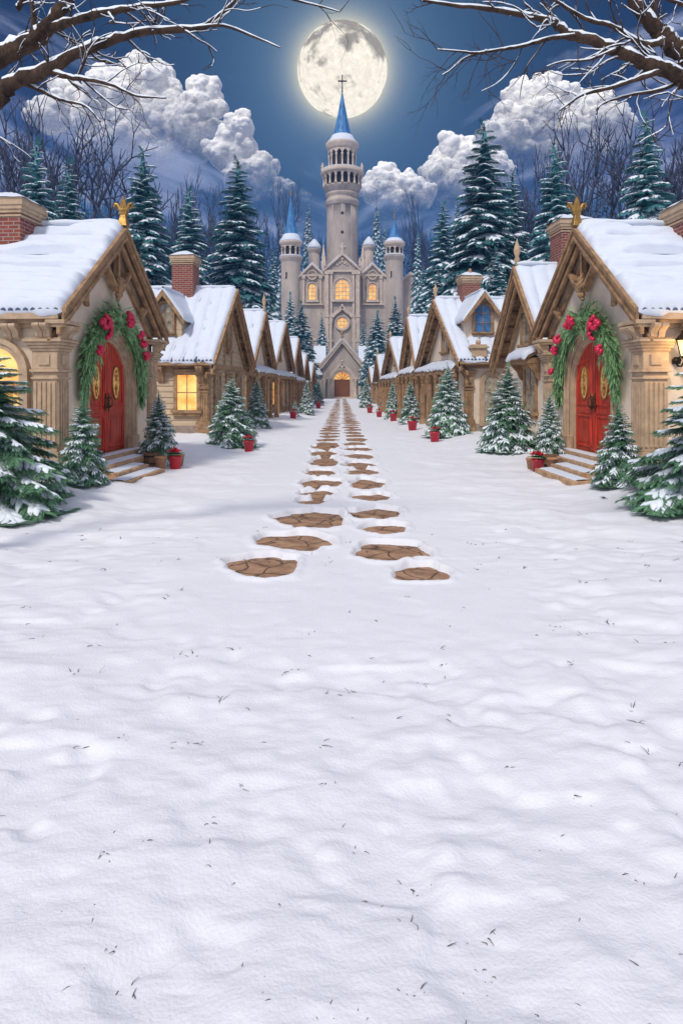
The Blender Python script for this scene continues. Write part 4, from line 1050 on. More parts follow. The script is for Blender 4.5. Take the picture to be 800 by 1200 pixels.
DOOR = dict(hw=1.04, cs=1.68, z0=.36)
def hero(lab, side, P0, P1, chim, glab, clusters):
    W0 = math.hypot(P1[0] - P0[0], P1[1] - P0[1]) - .5; ac = W0 / 2 + .03
    H = house('cottage', lab, side, P0, P1, 3.14, 5.12, 6.0, of=.28, os=.25, wall='stucco', hero=True, res=.04, courses=.31, rib=0, th=.12, chim=chim, fin='fleur', extras=dict(door=dict(a=ac, hw=DOOR['hw'], cs=DOOR['cs'])), tie=False)
    X, S, org, root, W = H['X'], H['S'], H['org'], H['root'], H['W']
    gable_ornament(H, 1.08, .28)
    red_doors(H, ac, DOOR['hw'], DOOR['z0'], DOOR['cs']); steps(H, ac, DOOR['hw'], DOOR['z0'])
    zc = H['zc'] - .12
    pilaster(root, X, org, -.12, .30, -.14, .28, zc - .0); pilaster(root, X, org, W - .30, W + .06, -.10, .22, zc - .0, flutes=4)
    console(root, X, org, .06, zc + .02, .36, .26, .24, -.14, name='capital_bracket'); console(root, X, org, W - .12, zc + .02, .30, .34, .24, -.10, name='capital_bracket')
    for i in range(7): console(root, S, org, .10 + .55 * i if i else .05, zc + .06, .26, .26, .20, -.06 if i else -.16)
    # eave returns closing the rake feet
    m = MB(X, org)
    for (q0, q1) in ((-H['os'] - .02, .42), (W - .40, W + H['os'] + .02)): m.box(q0, q1, -H['of'] - .06, .0, zc + .03, zc + .10); m.box(q0 + .03, q1 - .03, -H['of'] - .02, .0, zc - .02, zc + .03)
    m.build('eave_return', 'trim', root, bevel=.008)
    garland(H, ac, DOOR['hw'] + .02, DOOR['cs'], 1.55, 1.30, glab, clusters, False)
    return H
CL = [(.30, .02, 30, .19), (.185, -.06, 6, .07), (.545, .02, 12, .10), (.515, .10, 8, .07), (.665, .06, 5, .06), (.71, .04, 8, .075), (.775, .03, 12, .09)]
CR = [(.30, .0, 30, .19), (.19, -.08, 6, .07), (.53, .03, 16, .11), (.56, -.04, 8, .07), (.69, .06, 9, .08), (.75, .05, 9, .085), (.845, .0, 5, .055)]
HL1 = hero('red-door cottage at the left edge with a brick chimney and a lit arched side window', -1, (-4.69, 11.44), (-4.29, 16.75), (1.95, 1.86, .85, .85, 3.6, 5.42), 'evergreen garland with red berry clusters round the door of the left cottage', CL)
HR1 = hero('red-door cottage at the right edge with a glowing wall lantern beside its pillar', 1, (4.98, 11.44), (4.71, 16.75), (1.95, 1.98, .85, .85, 3.6, 5.35), 'evergreen garland with red berry clusters round the door of the right cottage', CR)
window(HL1['root'], HL1['S'], HL1['org'], .98, 1.10, .90, 1.30, arched=True, glass='glow', nx=1, ny=1, fw=.15, mat='trim', dep=.10)

def mid(name, lab, side, P0, P1, ze, za, D, **k):
    return house(name, lab, side, P0, P1, ze, za, D, **k)
# left row ------------------------------------------------
H2 = mid('cottage', 'lap-sided cottage on the left with a dormer, brick chimney and one lit square window', -1, (-4.2, 22.4), (-3.7, 29), 2.7, 5.5, 6.5, of=.35, os=.35, wall='stucco_grey', res=.055, rib=.42, chim=None, tie=True, fin=None)
lap_boards(H2); v = hit_side(H2, 233); chimney(H2['root'].children[0], H2['X'], H2['org'], H2['W'] / 2 - .15, 1.55, .80, .80, 4.6, 6.62)
a_f = (3.42 - H2['zr'](0)) / H2['s']; vd = hit_side(H2, 213); dormer(H2['root'].children[0], H2['X'], H2['org'], H2['zr'], a_f, 1.55, 1.15, 4.25, 5.05, H2['W'], H2['s'], 'glass', 'siding', 'wood')
vv = hit_side(H2, 220); window(H2['root'], H2['S'], H2['org'], vv, .95, .66, 1.16, b=-.036, glass='glow', nx=2, ny=2, fw=.13, lab='lit square window')
window(H2['root'], H2['S'], H2['org'], vv + 1.9, .95, .66, 1.16, b=-.036, glass='glow', nx=2, ny=2, fw=.13)
pilaster(H2['root'], H2['X'], H2['org'], -.08, .26, -.10, .24, H2['zc'], 'wood', 4)
console(H2['root'], H2['S'], H2['org'], .12, H2['zc'] - .02, .22, .55, .36, -.1, 'wood'); console(H2['root'], H2['S'], H2['org'], 1.5, H2['zc'] - .02, .22, .55, .36, 0, 'wood')
for q in (.22, .50, .78):
    a = H2['W'] * q; window(H2['root'], H2['X'], H2['org'], a, .75, .62, 1.35, b=-.036, glass='glass', nx=2, ny=3, fw=.11)
window(H2['root'], H2['X'], H2['org'], H2['W'] / 2, 3.1, .5, .95, b=-.036, glass='glass', nx=2, ny=2, fw=.09)
mm = MB(H2['X'], H2['org']); Wm = H2['W'] / 2; mm.box(Wm - .08 - .55, Wm + .08 - .55, -.06, .01, 2.5, H2['zu'](Wm - .55) - .2); mm.box(Wm - .08 + .55, Wm + .08 + .55, -.06, .01, 2.5, H2['zu'](Wm + .55) - .2); mm.box(.2, H2['W'] - .1, -.07, .01, 2.35, 2.52); mm.build('gable_stud', 'wood', H2['root'], bevel=.008)

def street_house(lab, side, P0, P1, ze, za, D, fin, zp, npost, seed, wall='stucco', gwin=True, fw=.09, wood='wood', dep=.6):
    H = mid('cottage', lab, side, P0, P1, ze, za, D, of=.4, os=.3, wall=wall, res=.07, rib=.5, fin=fin, wood=wood)
    W = H['W']
    if zp: porch(H, .0, W, zp, dep, npost)
    g = random.Random(seed); n = 3
    for i in range(n):
        a = W * (i + .5) / n
        if i == 1:
            m = MB(H['X'], H['org']); m.box(a - .5, a + .5, -.03, .01, 0, 2.05); dr = m.build('door', 'door_brown', H['root'])
            f = MB(H['X'], H['org']); f.box(a - .62, a - .5, -.07, .01, 0, 2.17); f.box(a + .5, a + .62, -.07, .01, 0, 2.17); f.box(a - .5, a + .5, -.07, .01, 2.05, 2.17); f.build('door_frame', wood, H['root'])
        else: window(H['root'], H['X'], H['org'], a, .7, min(.7, W / n * .5), 1.3, glass='glass' if g.random() < .7 else 'glow', nx=2, ny=3, fw=.11, mat=wood)
    if gwin: window(H['root'], H['X'], H['org'], W / 2, ze + .45, min(.8, W * .14), .85, glass='glass', nx=2, ny=2, fw=fw, mat=wood)
    for q in (0.0, 1.0):
        m = MB(H['X'], H['org']); a = W * q; m.box(a - .12, a + .12, -.06, .14, -.3, H['zc'] - .02); m.box(a - .17, a + .17, -.10, .18, H['zc'] - .25, H['zc'] - .03); m.box(a - .17, a + .17, -.10, .18, -.3, .5); m.build('pilaster', wood, H['root'])
    window(H['root'], H['S'], H['org'], 1.1, .8, .6, 1.2, glass='glass', nx=2, ny=3, fw=.11, mat=wood)
    return H
street_house('third cottage on the left, with a tall square wooden post on its gable tip', -1, (-3.95, 30.5), (-3.4, 35.3), 2.85, 5.45, 6, .85, 2.75, 4, 1, gwin=False)
street_house('fourth cottage on the left, broad steep roof with posts under a snowy porch strip', -1, (-3.75, 38.5), (-3.3, 48), 3.0, 5.9, 5.5, None, 2.75, 6, 2)
street_house('fifth cottage on the left with a narrow brown gable', -1, (-3.5, 49), (-3.1, 56), 2.75, 5.6, 5, None, 2.6, 4, 3)
street_house('sixth cottage on the left, low gable behind the bushy mid-distance fir', -1, (-3.2, 56.8), (-2.95, 64), 2.55, 4.75, 4.5, None, None, 0, 4)
street_house('last cottage on the left before the gatehouse, tiny in the distance', -1, (-2.95, 66), (-2.75, 74), 2.4, 4.3, 4, None, None, 0, 5)
# right row -----------------------------------------------
HR2 = mid('cottage', 'steep-gabled cream cottage on the right with a snowy window hood and tall brick chimney', 1, (5.1, 17.05), (4.75, 21.7), 2.62, 5.23, 5.0, of=.45, os=.28, wall='stucco', res=.05, rib=.42, fin=.75, chim=None)
chimney(HR2['root'].children[0], HR2['X'], HR2['org'], HR2['W'] / 2, 1.15, .85, .85, 4.4, 6.42)
a = hit_front(HR2, 617); window(HR2['root'], HR2['X'], HR2['org'], a, 2.95, .62, .92, glass='glass', nx=2, ny=3, fw=.10)
a = hit_front(HR2, 622); window(HR2['root'], HR2['X'], HR2['org'], a, 1.02, .78, 1.22, glass='glass', nx=2, ny=2, fw=.13); hood(HR2, HR2['X'], a, 2.78, 1.55, .48)
pilaster(HR2['root'], HR2['X'], HR2['org'], HR2['W'] - .2, HR2['W'] + .06, -.08, .2, HR2['zc'], 'trim', 3)
HR3 = mid('cottage', 'cottage on the right with a blue-glazed dormer and a clay-potted brick chimney', 1, (4.04, 23.6), (3.42, 31.4), 2.78, 5.34, 6.5, of=.42, os=.35, wall='stucco', res=.055, rib=.42, fin=.6)
chimney(HR3['root'].children[0], HR3['X'], HR3['org'], HR3['W'] / 2 - .2, .95, .74, .74, 4.4, 6.15, True)
a_f = (3.55 - HR3['zr'](0)) / HR3['s']; dormer(HR3['root'].children[0], HR3['X'], HR3['org'], HR3['zr'], a_f, hit_side(HR3, 569) + .12, 1.25, 4.35, 5.2, HR3['W'], HR3['s'], 'glass_blue', 'stucco', 'wood')
window(HR3['root'], HR3['S'], HR3['org'], hit_side(HR3, 576), .35, .62, 1.80, arched=True, glass='glass', nx=2, ny=3, fw=.14, sill=False, mat='trim')
window(HR3['root'], HR3['X'], HR3['org'], HR3['W'] / 2 - .25, 3.15, .95, .85, glass='glass', nx=3, ny=2, fw=.10)
porch(HR3, .1, HR3['W'], 2.72, .55, 6)
pilaster(HR3['root'], HR3['X'], HR3['org'], -.05, .2, -.08, .18, HR3['zc'], 'wood', 3)
for q in (.25, .5, .75): window(HR3['root'], HR3['X'], HR3['org'], HR3['W'] * q, .7, .7, 1.35, glass='glass', nx=2, ny=3, fw=.11)
m = MB(HR3['S'], HR3['org']); vq = hit_side(HR3, 559); zq = HR3['ze'] + .0
m.box(vq - .26, vq + .26, -.30, .12, zq - .1, zq + .42); m.box(vq - .32, vq + .32, -.36, .18, zq + .28, zq + .36); m.box(vq - .3, vq + .3, -.34, .16, zq - .02, zq + .05); m.ball((vq, -.1, zq + .5), .1, 10); m.build('parapet_pedestal', 'trim', HR3['root'], bevel=.01)
street_house('fourth cottage on the right, steep gable with a small round finial', 1, (3.5, 32.2), (3.15, 36.6), 2.9, 5.35, 5, .55, 2.75, 4, 11, gwin=False)
street_house('fifth cottage on the right with posts under a snowy porch strip', 1, (3.22, 38.2), (2.8, 47.5), 2.7, 4.85, 5, .5, 2.6, 6, 12)
street_house('sixth cottage on the right, low and half hidden behind the porch posts', 1, (2.95, 51), (2.75, 59), 2.35, 4.35, 4.5, .5, None, 0, 13)
street_house('last cottage on the right before the gatehouse, tiny in the distance', 1, (2.8, 64), (2.7, 72), 2.3, 3.75, 4, None, None, 0, 14)

# ------------------------------------------------------------------ wall lantern
def lantern():
    H = HR1; S = H['S']; b = -.26; a = hit_side(H, 791) + .0; z = 2.12
    p0 = S @ Vector((a, 0, z)); root = empty('wall_lantern', p0, 'glowing black iron lantern on a scrolled arm on the right cottage wall', 'lantern')
    m = MB(S, p0); m.lathe(a - 0, -.02, [(.07, z - .02), (.075, z + .05), (.03, z + .1)], 12); m.tube([(a, .0, z + .02), (a, -.08, z - .06), (a, -.18, z - .06), (a, -.25, z + .0), (a, b, z + .06)], .016, 8)
    m.tube([(a, -.04, z + .06), (a, -.12, z + .10), (a, -.17, z + .04), (a, -.13, z + .0)], .012, 8); m.build('bracket', 'iron', root)
    c = MB(S, p0); c.lathe(a, b, [(.02, z + .05), (.055, z + .08), (.06, z + .095), (.06, z + .11)], 6, False); c.lathe(a, b, [(.145, z + .37), (.15, z + .39), (.075, z + .47), (.05, z + .50), (.055, z + .52), (.02, z + .55), (.03, z + .58), (.006, z + .64)], 6, False)
    for i in range(6):
        t = math.pi / 3 * i; c.bar((a + .058 * math.cos(t), b + .058 * math.sin(t), z + .10), (a + .125 * math.cos(t), b + .125 * math.sin(t), z + .38), .014, .014, (1, .3, 0))
    c.build('cage', 'iron', root)
    g = MB(S, p0); g.lathe(a, b, [(.05, z + .11), (.115, z + .37)], 6, False); o = g.build('glass', 'glow_lamp', root)
    li = bpy.data.lights.new('lantern_light', 'POINT'); li.energy = 22; li.color = (1., .62, .25); li.shadow_soft_size = .12
    lo = bpy.data.objects.new('lantern_light', li); COL.objects.link(lo); lo.location = (S @ Vector((a, b - .22, z + .25))); 
M['glow_lamp'] = emis('lantern_glass', (1, .62, .2), (1, .86, .5), 2.2, 3)
lantern()

# ------------------------------------------------------------------ pots and buckets
def flower(mb, c, n, r, g, up=.55):
    for i in range(n):
        t = 2 * math.pi * i / n + g.uniform(-.2, .2); e = g.uniform(.1, up); d = Vector((math.cos(t) * math.cos(e), math.sin(t) * math.cos(e), math.sin(e))); s = Vector((-math.sin(t), math.cos(t), 0)); L_ = r * g.uniform(.8, 1.1)
        c = Vector(c); mb.add([c, c + d * L_ * .5 + s * L_ * .24, c + d * L_ + Vector((0, 0, -.1 * L_)), c + d * L_ * .5 - s * L_ * .24, c + d * L_ * .5 + Vector((0, 0, .05 * L_))], [(0, 1, 4), (1, 2, 4), (2, 3, 4), (3, 0, 4)])
def potted(name, label, cat, group, h, r0, r1, mat, flowers=True, seed=1, fr=.12):
    g = random.Random(seed); root = empty(name, (0, 0, 0), label, cat, group); p = MB()
    p.lathe(0, 0, [(r0, -.03), (r1 * .97, h * .86), (r1 * 1.06, h * .88), (r1 * 1.08, h), (r1 * .92, h), (r1 * .88, h * .93), (.005, h * .92)], 24); p.build('pot', mat, root)
    if flowers:
        f = MB(); l = MB()
        for i in range(6):
            t = 6.28 * i / 6; q = r1 * (.0 if i == 0 else .75); c = (q * math.cos(t), q * math.sin(t), h + fr * (.55 if i else .85)); flower(f, c, 9, fr * .8, g); flower(f, (c[0], c[1], c[2] + .02), 6, fr * .5, g, .9)
            flower(l, (c[0], c[1], c[2] - fr * .3), 7, fr * 1.0, g, .25)
        f.build('flowers', 'petal', root, norm=False); l.build('leaves', 'leaf', root, norm=False)
    return root
GB = 'red buckets of red flowers along the street'
bk = potted('flower_bucket', 'x', 'flower bucket', GB, .30, .105, .15, 'bucket', True, 3, .12)
for i, (px, py, d, s, lab) in enumerate([
    (291.5, 526, 18.4, 1.0, 'nearest red bucket on the left, at the foot of the large snowy fir'),
    (343.5, 493, 34.9, 1.25, 'middle red bucket on the left, beside the tiny knee-high fir'),
    (373, 478.8, 55, 1.45, 'farthest red bucket on the left, near the gatehouse'),
    (509, 516.5, 21.4, 1.1, 'nearest red bucket on the right, before the broad fir at the blue-dormer cottage'),
    (483, 504.6, 26.9, 1.3, 'second red bucket on the right, at the foot of the medium fir'),
    (460.6, 493.5, 34.2, 1.3, 'third red bucket on the right, before the slim fir'),
    (444, 489, 39, 1.15, 'fourth red bucket on the right, beside the tiny fir'),
    (433, 483.6, 46, 1.35, 'farthest red bucket on the right, near the gatehouse')]):
    o = bk if i == 0 else copy_tree(bk); x = (px - 400) / F * d; o.location = (x, d, gz(x, d) - .01); o.scale = (s, s, s); o.rotation_euler = (0, 0, i * 1.1); o['label'] = lab
def put(o, x, y, rz=0): o.location = (x, y, gz(x, y) - .01); o.rotation_euler = (0, 0, rz)
GP = 'pots beside the red door steps'
for sg, nm, (xr, yr), (xt, yt), (xb, yb), (xn, yn) in ((-1, 'left', (-3.40, 14.0), (-3.67, 13.88), (-3.97, 14.3), (-3.44, 14.4)), (1, 'right', (4.02, 14.0), (4.29, 13.9), (4.40, 14.36), (4.02, 14.4))):
    put(potted('flower_pot', f'red pot with a poinsettia standing beside the {nm} cottage steps', 'flower pot', GP, .27, .10, .13, 'bucket', True, 5 + sg, .15), xr, yr)
    put(potted('clay_pot', f'empty terracotta pot next to the poinsettia pot by the {nm} cottage steps', 'clay pot', GP, .26, .085, .12, 'terracotta', False), xt, yt)
    put(potted('clay_pot', f'tan clay pot half hidden behind the poinsettia pot by the {nm} cottage steps', 'clay pot', GP, .24, .09, .13, 'terracotta', False), xn, yn)
    r = empty('wooden_tub', (0, 0, 0), f'brown wooden plant tub under the small fir by the {nm} cottage steps', 'plant tub', GP); b = MB(); n = 14
    for i in range(n):
        t0 = 2 * math.pi * i / n + .02; t1 = 2 * math.pi * (i + 1) / n - .02
        b.add([(ra * math.cos(t), ra * math.sin(t), z) for (ra, z) in ((.14, -.03), (.165, .30), (.14, .30), (.12, -.03)) for t in (t0, t1)], [(0, 1, 3, 2), (2, 3, 5, 4), (4, 5, 7, 6), (6, 7, 1, 0), (0, 2, 4, 6), (1, 7, 5, 3)])
    b.build('staves', 'barrel', r); q = MB(); q.lathe(0, 0, [(.153, .07), (.157, .07), (.160, .10), (.156, .10)], 20); q.lathe(0, 0, [(.166, .22), (.170, .22), (.172, .25), (.168, .25)], 20); q.build('hoop', 'iron', r); q = MB(); q.lathe(0, 0, [(.13, .2), (.14, .25), (.005, .27)], 16); q.build('soil', 'wood_dark', r)
    put(r, xb, yb)
# ------------------------------------------------------------------ castle
def castle():
    D0 = 125.; X = Matrix.Translation((.15, D0, 0)); k = D0 / F
    org = Vector((.15, D0, 0)); root = empty('castle', org, 'grey stone castle with blue spires and a tall central tower', 'castle')
    zc = lambda py, d=D0: CAMZ + (HY - py) / F * d
    mk = lambda: MB(X, org)
    def slopes(name, a, hw, zA, zE, b0, b1, parent, over=.35, snow=True, mat='spire'):
        m = mk(); s = (zA - zE) / hw; e = hw + over; ze = zA - s * e
        m.prism([(a - e, ze), (a, zA), (a + e, ze), (a + e, ze - .35), (a, zA - .4), (a - e, ze - .35)], b0, b1); o = m.build(name, 'castle_trim', parent)
        if snow:
            n = mk(); [n.prism([(a, zA + .012), (a + q * (e + .05), ze + .01), (a + q * e, ze + .22), (a, zA + .30)], b0 + .5, b1 - .1) for q in (-1, 1)]; n.build('roof_snow', 'snow_roof', o, bevel=.08)
        return o
    def arched_niche(name, a, c0, w, h, b, glass, parent, fw=.4, pointed=False, nx=3, ny=4, round_=False):
        hw = w / 2; f = mk(); cs = c0 + h - hw
        if round_:
            zc_ = c0 + hw; ring = [(a + hw * math.cos(math.pi / 2 - 2 * math.pi * i / 28), zc_ + hw * math.sin(math.pi / 2 - 2 * math.pi * i / 28)) for i in range(29)]
            f.sweep(ring, [(-.05, b + .1), (-.05, b - .25), (fw * .5, b - .25), (fw * .5, b - .4), (fw, b - .4), (fw, b + .1)]); poly = ring[:-1]
        else:
            path = arch_path(a, c0, hw, cs, 16); poly = path
            f.sweep(path, [(-.05, b + .1), (-.05, b - .25), (fw * .5, b - .25), (fw * .5, b - .42), (fw, b - .42), (fw, b + .1)])
            f.box(a - hw - fw * 1.4, a + hw + fw * 1.4, b - .6, b + .1, c0 - .45, c0 - .02)
        t = .10
        top = c0 + h
        for i in range(1, nx):
            x = a - hw + w * i / nx; e = math.sqrt(max(0, hw * hw - (x - a) ** 2)); z1 = (cs if not round_ else c0 + hw) + e; z0 = c0 if not round_ else c0 + hw - e; f.box(x - t / 2, x + t / 2, b - .17, b - .02, z0, z1)
        for j in range(1, ny):
            z = c0 + h * j / ny; cc = cs if not round_ else c0 + hw; e = hw if (z < cc and not round_) else math.sqrt(max(0, hw * hw - (z - cc) ** 2)); f.box(a - e, a + e, b - .165, b - .021, z - t / 2, z + t / 2)
        o = f.build(name, 'castle_trim', parent); mk().prism(poly, b - .08, b - .01).build('pane', glass, o); return o
    # --- centre block
    bC = -3.; zA = zc(300.5); zE = zc(316)
    w = mk(); hw = 2.95; w.prism([(-hw, -.5), (-hw, zE), (0, zA - .35), (hw, zE), (hw, -.5)], bC, 8); cb = w.build('central_block', 'castle', root)
    slopes('gable_coping', 0, hw, zA, zE - .2, bC - .45, 8.2, root, .45)
    t = mk()
    for sg in (-1, 1):
        for (x, wd, d_) in ((2.75, .34, .5), (1.98, .22, .32)): t.box(sg * x - wd, sg * x + wd, bC - d_, bC + .1, -.4, zE - .9); t.box(sg * x - wd - .12, sg * x + wd + .12, bC - d_ - .12, bC + .1, zE - 1.4, zE - .9); t.box(sg * x - wd - .1, sg * x + wd + .1, bC - d_ - .1, bC + .1, 9.8, 10.3); t.box(sg * x - wd - .1, sg * x + wd + .1, bC - d_ - .1, bC + .1, 14.2, 14.6)
    t.box(-hw - .1, hw + .1, bC - .35, bC, zE - .95, zE - .6)
    for i in range(8): t.bar((-2.3 + .33 * i, bC - .12, zE - .3 + (.42 * i if True else 0)), (-2.3 + .33 * i + .2, bC - .12, zE + .05 + .42 * i), .18, .2, (0, 1, 0)); t.bar((2.3 - .33 * i, bC - .12, zE - .3 + .42 * i), (2.1 - .33 * i, bC - .12, zE + .05 + .42 * i), .18, .2, (0, 1, 0))
    # relief in the gable and over the window
    for i in range(5): t.ball((-.9 + .45 * i, bC, zE + .35 + .5 * (1 - abs(i - 2) / 2)), .26, 8)
    t.ball((0, bC, zE + 1.4), .33, 8); t.build('pilaster_order', 'castle_trim', root)
    arched_niche('window', 0, zc(353.5), 2.5, zc(331) - zc(353.5), bC, 'glow_castle', root, .5, nx=4, ny=5)
    arched_niche('round_window', 0, zc(387), 2.0, 2.0, bC, 'glow_castle', root, .35, nx=3, ny=3, round_=True)
    q = mk(); zt = zc(362)                                             # small ogee pediment
    for sg in (-1, 1):
        pts = [(sg * 2.1, zt - 3.0), (sg * 1.95, zt - 1.9), (sg * 1.3, zt - 1.2), (sg * .5, zt - .6), (0, zt)]
        for i in range(4): q.bar((pts[i][0], bC - .3, pts[i][1]), (pts[i + 1][0], bC - .3, pts[i + 1][1]), .6, .4, (0, 1, 0))
        q.box(sg * 2.1 - .22, sg * 2.1 + .22, bC - .55, bC, -.4, zt - 2.9)
    q.ball((0, bC - .3, zt + .25), .25, 8); q.build('pediment', 'castle_trim', root)
    for (a, z, s) in ((0, zA, 1.), (-3.1, zE + .2, .8), (3.1, zE + .2, .8)):
        f = mk(); f.lathe(a, bC - .1, [(.28 * s, z - .3), (.3 * s, z + .2 * s), (.14 * s, z + .4 * s), (.34 * s, z + .8 * s), (.2 * s, z + 1.1 * s), (.05 * s, z + 1.9 * s)], 10); f.build('pinnacle', 'castle_trim', root)
    # --- wings
    for sg, nm in ((-1, 'left'), (1, 'right')):
        a = sg * 5.45; hw = 2.05; zAw = zc(310); zEw = zc(322); b = -1.2
        w = mk(); w.prism([(a - hw - .6, -.5), (a - hw - .6, zEw), (a - hw, zEw), (a, zAw - .3), (a + hw, zEw), (a + hw + .5, zEw), (a + hw + .5, -.5)], b, 9); w.build('wing', 'castle', root)
        slopes('gable_coping', a, hw, zAw, zEw - .1, b - .4, 9.2, root, .35)
        t = mk()
        for s2 in (-1, 1): t.box(a + s2 * 1.55 - .2, a + s2 * 1.55 + .2, b - .28, b + .05, zc(357), zEw - .55); t.box(a + s2 * 1.55 - .32, a + s2 * 1.55 + .32, b - .4, b + .05, zEw - .95, zEw - .5)
        t.box(a - 2.1, a + 2.1, b - .35, b, zEw - .5, zEw - .2); t.box(a - 2.0, a + 2.0, b - .5, b, zc(358.5), zc(357)); t2_ = mk(); t2_.box(a - 2.2, a + 2.2, b - .2, b, 10.2, 10.6); t2_.build('string_course', 'castle_trim', root)
        t.build('wing_moulding', 'castle_trim', root)
        arched_niche('window', a, zc(352.5), 1.35, zc(334) - zc(352.5), b, 'glow_castle', root, .35, nx=2, ny=4)
        arched_niche('medallion', a, zc(328), 1.3, 1.3, b, 'castle_trim', root, .25, nx=1, ny=1, round_=True)
    # --- tower builder
    def arcade(parent, a, b, r, z0, z1, n, mat='castle_trim'):
        g = mk(); h = z1 - z0
        for i in range(n):
            t = 2 * math.pi * (i + .5) / n; x, y = a + r * math.cos(t), b + r * math.sin(t); rr = r * math.pi / n * .30
            g.lathe(x, y, [(rr * 1.5, z0), (rr * 1.5, z0 + .12 * h), (rr, z0 + .14 * h), (rr * .9, z0 + .62 * h), (rr * 1.5, z0 + .68 * h), (rr * 1.5, z0 + .74 * h)], 8)
            t2 = 2 * math.pi * (i + 1.5) / n; K = 6                     # arch between this column and the next
            for j in range(K):
                u0, u1 = j / K, (j + 1) / K; f = lambda u: z0 + h * (.72 + .22 * math.sin(math.pi * u)); T0 = t + (t2 - t) * u0; T1 = t + (t2 - t) * u1
                vs = []
                for (T, z) in ((T0, f(u0)), (T1, f(u1))):
                    for ra in (r - .25 * r / 3, r + .22 * r / 3): vs += [(a + ra * math.cos(T), b + ra * math.sin(T), z), (a + ra * math.cos(T), b + ra * math.sin(T), z1 + .02)]
                g.add(vs, [(0, 1, 5, 4), (2, 6, 7, 3), (0, 4, 6, 2), (1, 3, 7, 5)])
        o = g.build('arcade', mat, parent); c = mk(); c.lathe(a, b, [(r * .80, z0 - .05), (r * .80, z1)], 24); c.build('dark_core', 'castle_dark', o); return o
    def spire(parent, a, b, r, z0, z1, cross=False, flare=1.25):
        s = mk(); prof = []
        for i in range(15):
            t = i / 14; prof.append((max(.03, r * ((1 - t) ** 1.0 * .78 + (flare - .78) * (1 - t) ** 9)), z0 + (z1 - z0) * t))
        s.lathe(a, b, prof, 16, False); o = s.build('spire', 'spire', parent)
        n = mk(); n.lathe(a, b, [(r * flare * 1.02, z0 - .03)] + [(p[0] + .05 + .03 * math.sin(i), p[1] + .06) for i, p in enumerate(prof[:3])] + [(prof[2][0] + .01, prof[2][1] + .1)], 24); n.build('snow_collar', 'snow_roof', o)
        f = mk(); f.lathe(a, b, [(.12, z1 - .3), (.16, z1), (.05, z1 + .2), (.2, z1 + .45), (.04, z1 + .7)], 10)
        if cross: f.box(a - .10, a + .10, b - .1, b + .1, z1 + .4, z1 + 3.0); f.box(a - .85, a + .85, b - .09, b + .09, z1 + 1.7, z1 + 1.92)
        else: f.lathe(a, b, [(.04, z1 + .7), (.03, z1 + 1.8)], 6)
        f.build('cross' if cross else 'finial', 'iron' if cross else 'gold', o); return o
    def ringp(r, z, h, e): return [(r, z), (r + e * .4, z + .1 * h), (r + e * .4, z + .3 * h), (r + e, z + .5 * h), (r + e, z + .8 * h), (r + e * .6, z + h), (r, z + h)]
    # --- main tower (stands behind the centre block)
    bT = 7.; dT = D0 + bT; Z = lambda py: zc(py, dT); a = -.0; r = 2.98
    s = mk(); s.lathe(a, bT, [(r * 1.06, -.5), (r * 1.04, 12), (r, Z(262)), (r, Z(240))] + ringp(r, Z(243), Z(236) - Z(243), .35) + [(r, Z(233))] + ringp(r * 1.0, Z(233), Z(228) - Z(233), .3) + [(r * 1.05, Z(228)), (r * 1.16, Z(222)), (r * 1.26, Z(220))], 48); mt = s.build('main_tower', 'castle', root)
    arcade(mt, a, bT, r * 1.20, Z(220), Z(206), 18)
    s = mk(); s.lathe(a, bT, [(r * 1.0, Z(206)), (r * 1.38, Z(206)), (r * 1.42, Z(204)), (r * 1.36, Z(202.5)), (r * 1.36, Z(201)), (.9 * r, Z(200.5))], 48); s.build('gallery_cornice', 'castle_trim', mt)
    s = mk(); s.lathe(a, bT, [(r * 1.0, Z(200.7)), (r * 1.33, Z(200.8)), (r * 1.33, Z(200)), (r * .9, Z(199))], 48); s.build('gallery_snow', 'snow_roof', mt)
    for sg in (-1, 1):
        f = mk(); f.lathe(a + sg * r * 1.27, bT, [(.32, Z(201)), (.36, Z(198)), (.2, Z(197)), (.34, Z(195)), (.22, Z(193.5)), (.04, Z(190.5))], 10); f.build('gallery_pinnacle', 'castle_trim', mt)
    arcade(mt, a, bT, r * .86, Z(200), Z(178), 14)
    s = mk(); s.lathe(a, bT, [(r * .7, Z(178)), (r * .95, Z(177.5)), (r * .98, Z(175)), (r * 1.08, Z(172)), (r * 1.08, Z(169.5)), (r * .7, Z(169))], 48); s.build('lantern_cornice', 'castle_trim', mt)
    spire(mt, a, bT, r * .84, Z(169.3), Z(106), True, 1.22)
    for py in (254, 276): 
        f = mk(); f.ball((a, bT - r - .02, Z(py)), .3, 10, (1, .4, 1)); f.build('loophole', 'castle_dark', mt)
    f = mk(); f.ball((a, bT - r - .05, Z(293)), .35, 8, (1, .5, 1)); 
    for (dx, dz) in ((.4, 0), (-.4, 0), (0, .45), (0, -.45)): f.ball((a + dx, bT - r - .05, Z(293) + dz), .26, 8, (1, .5, 1))
    f.build('quatrefoil', 'castle_trim', mt)
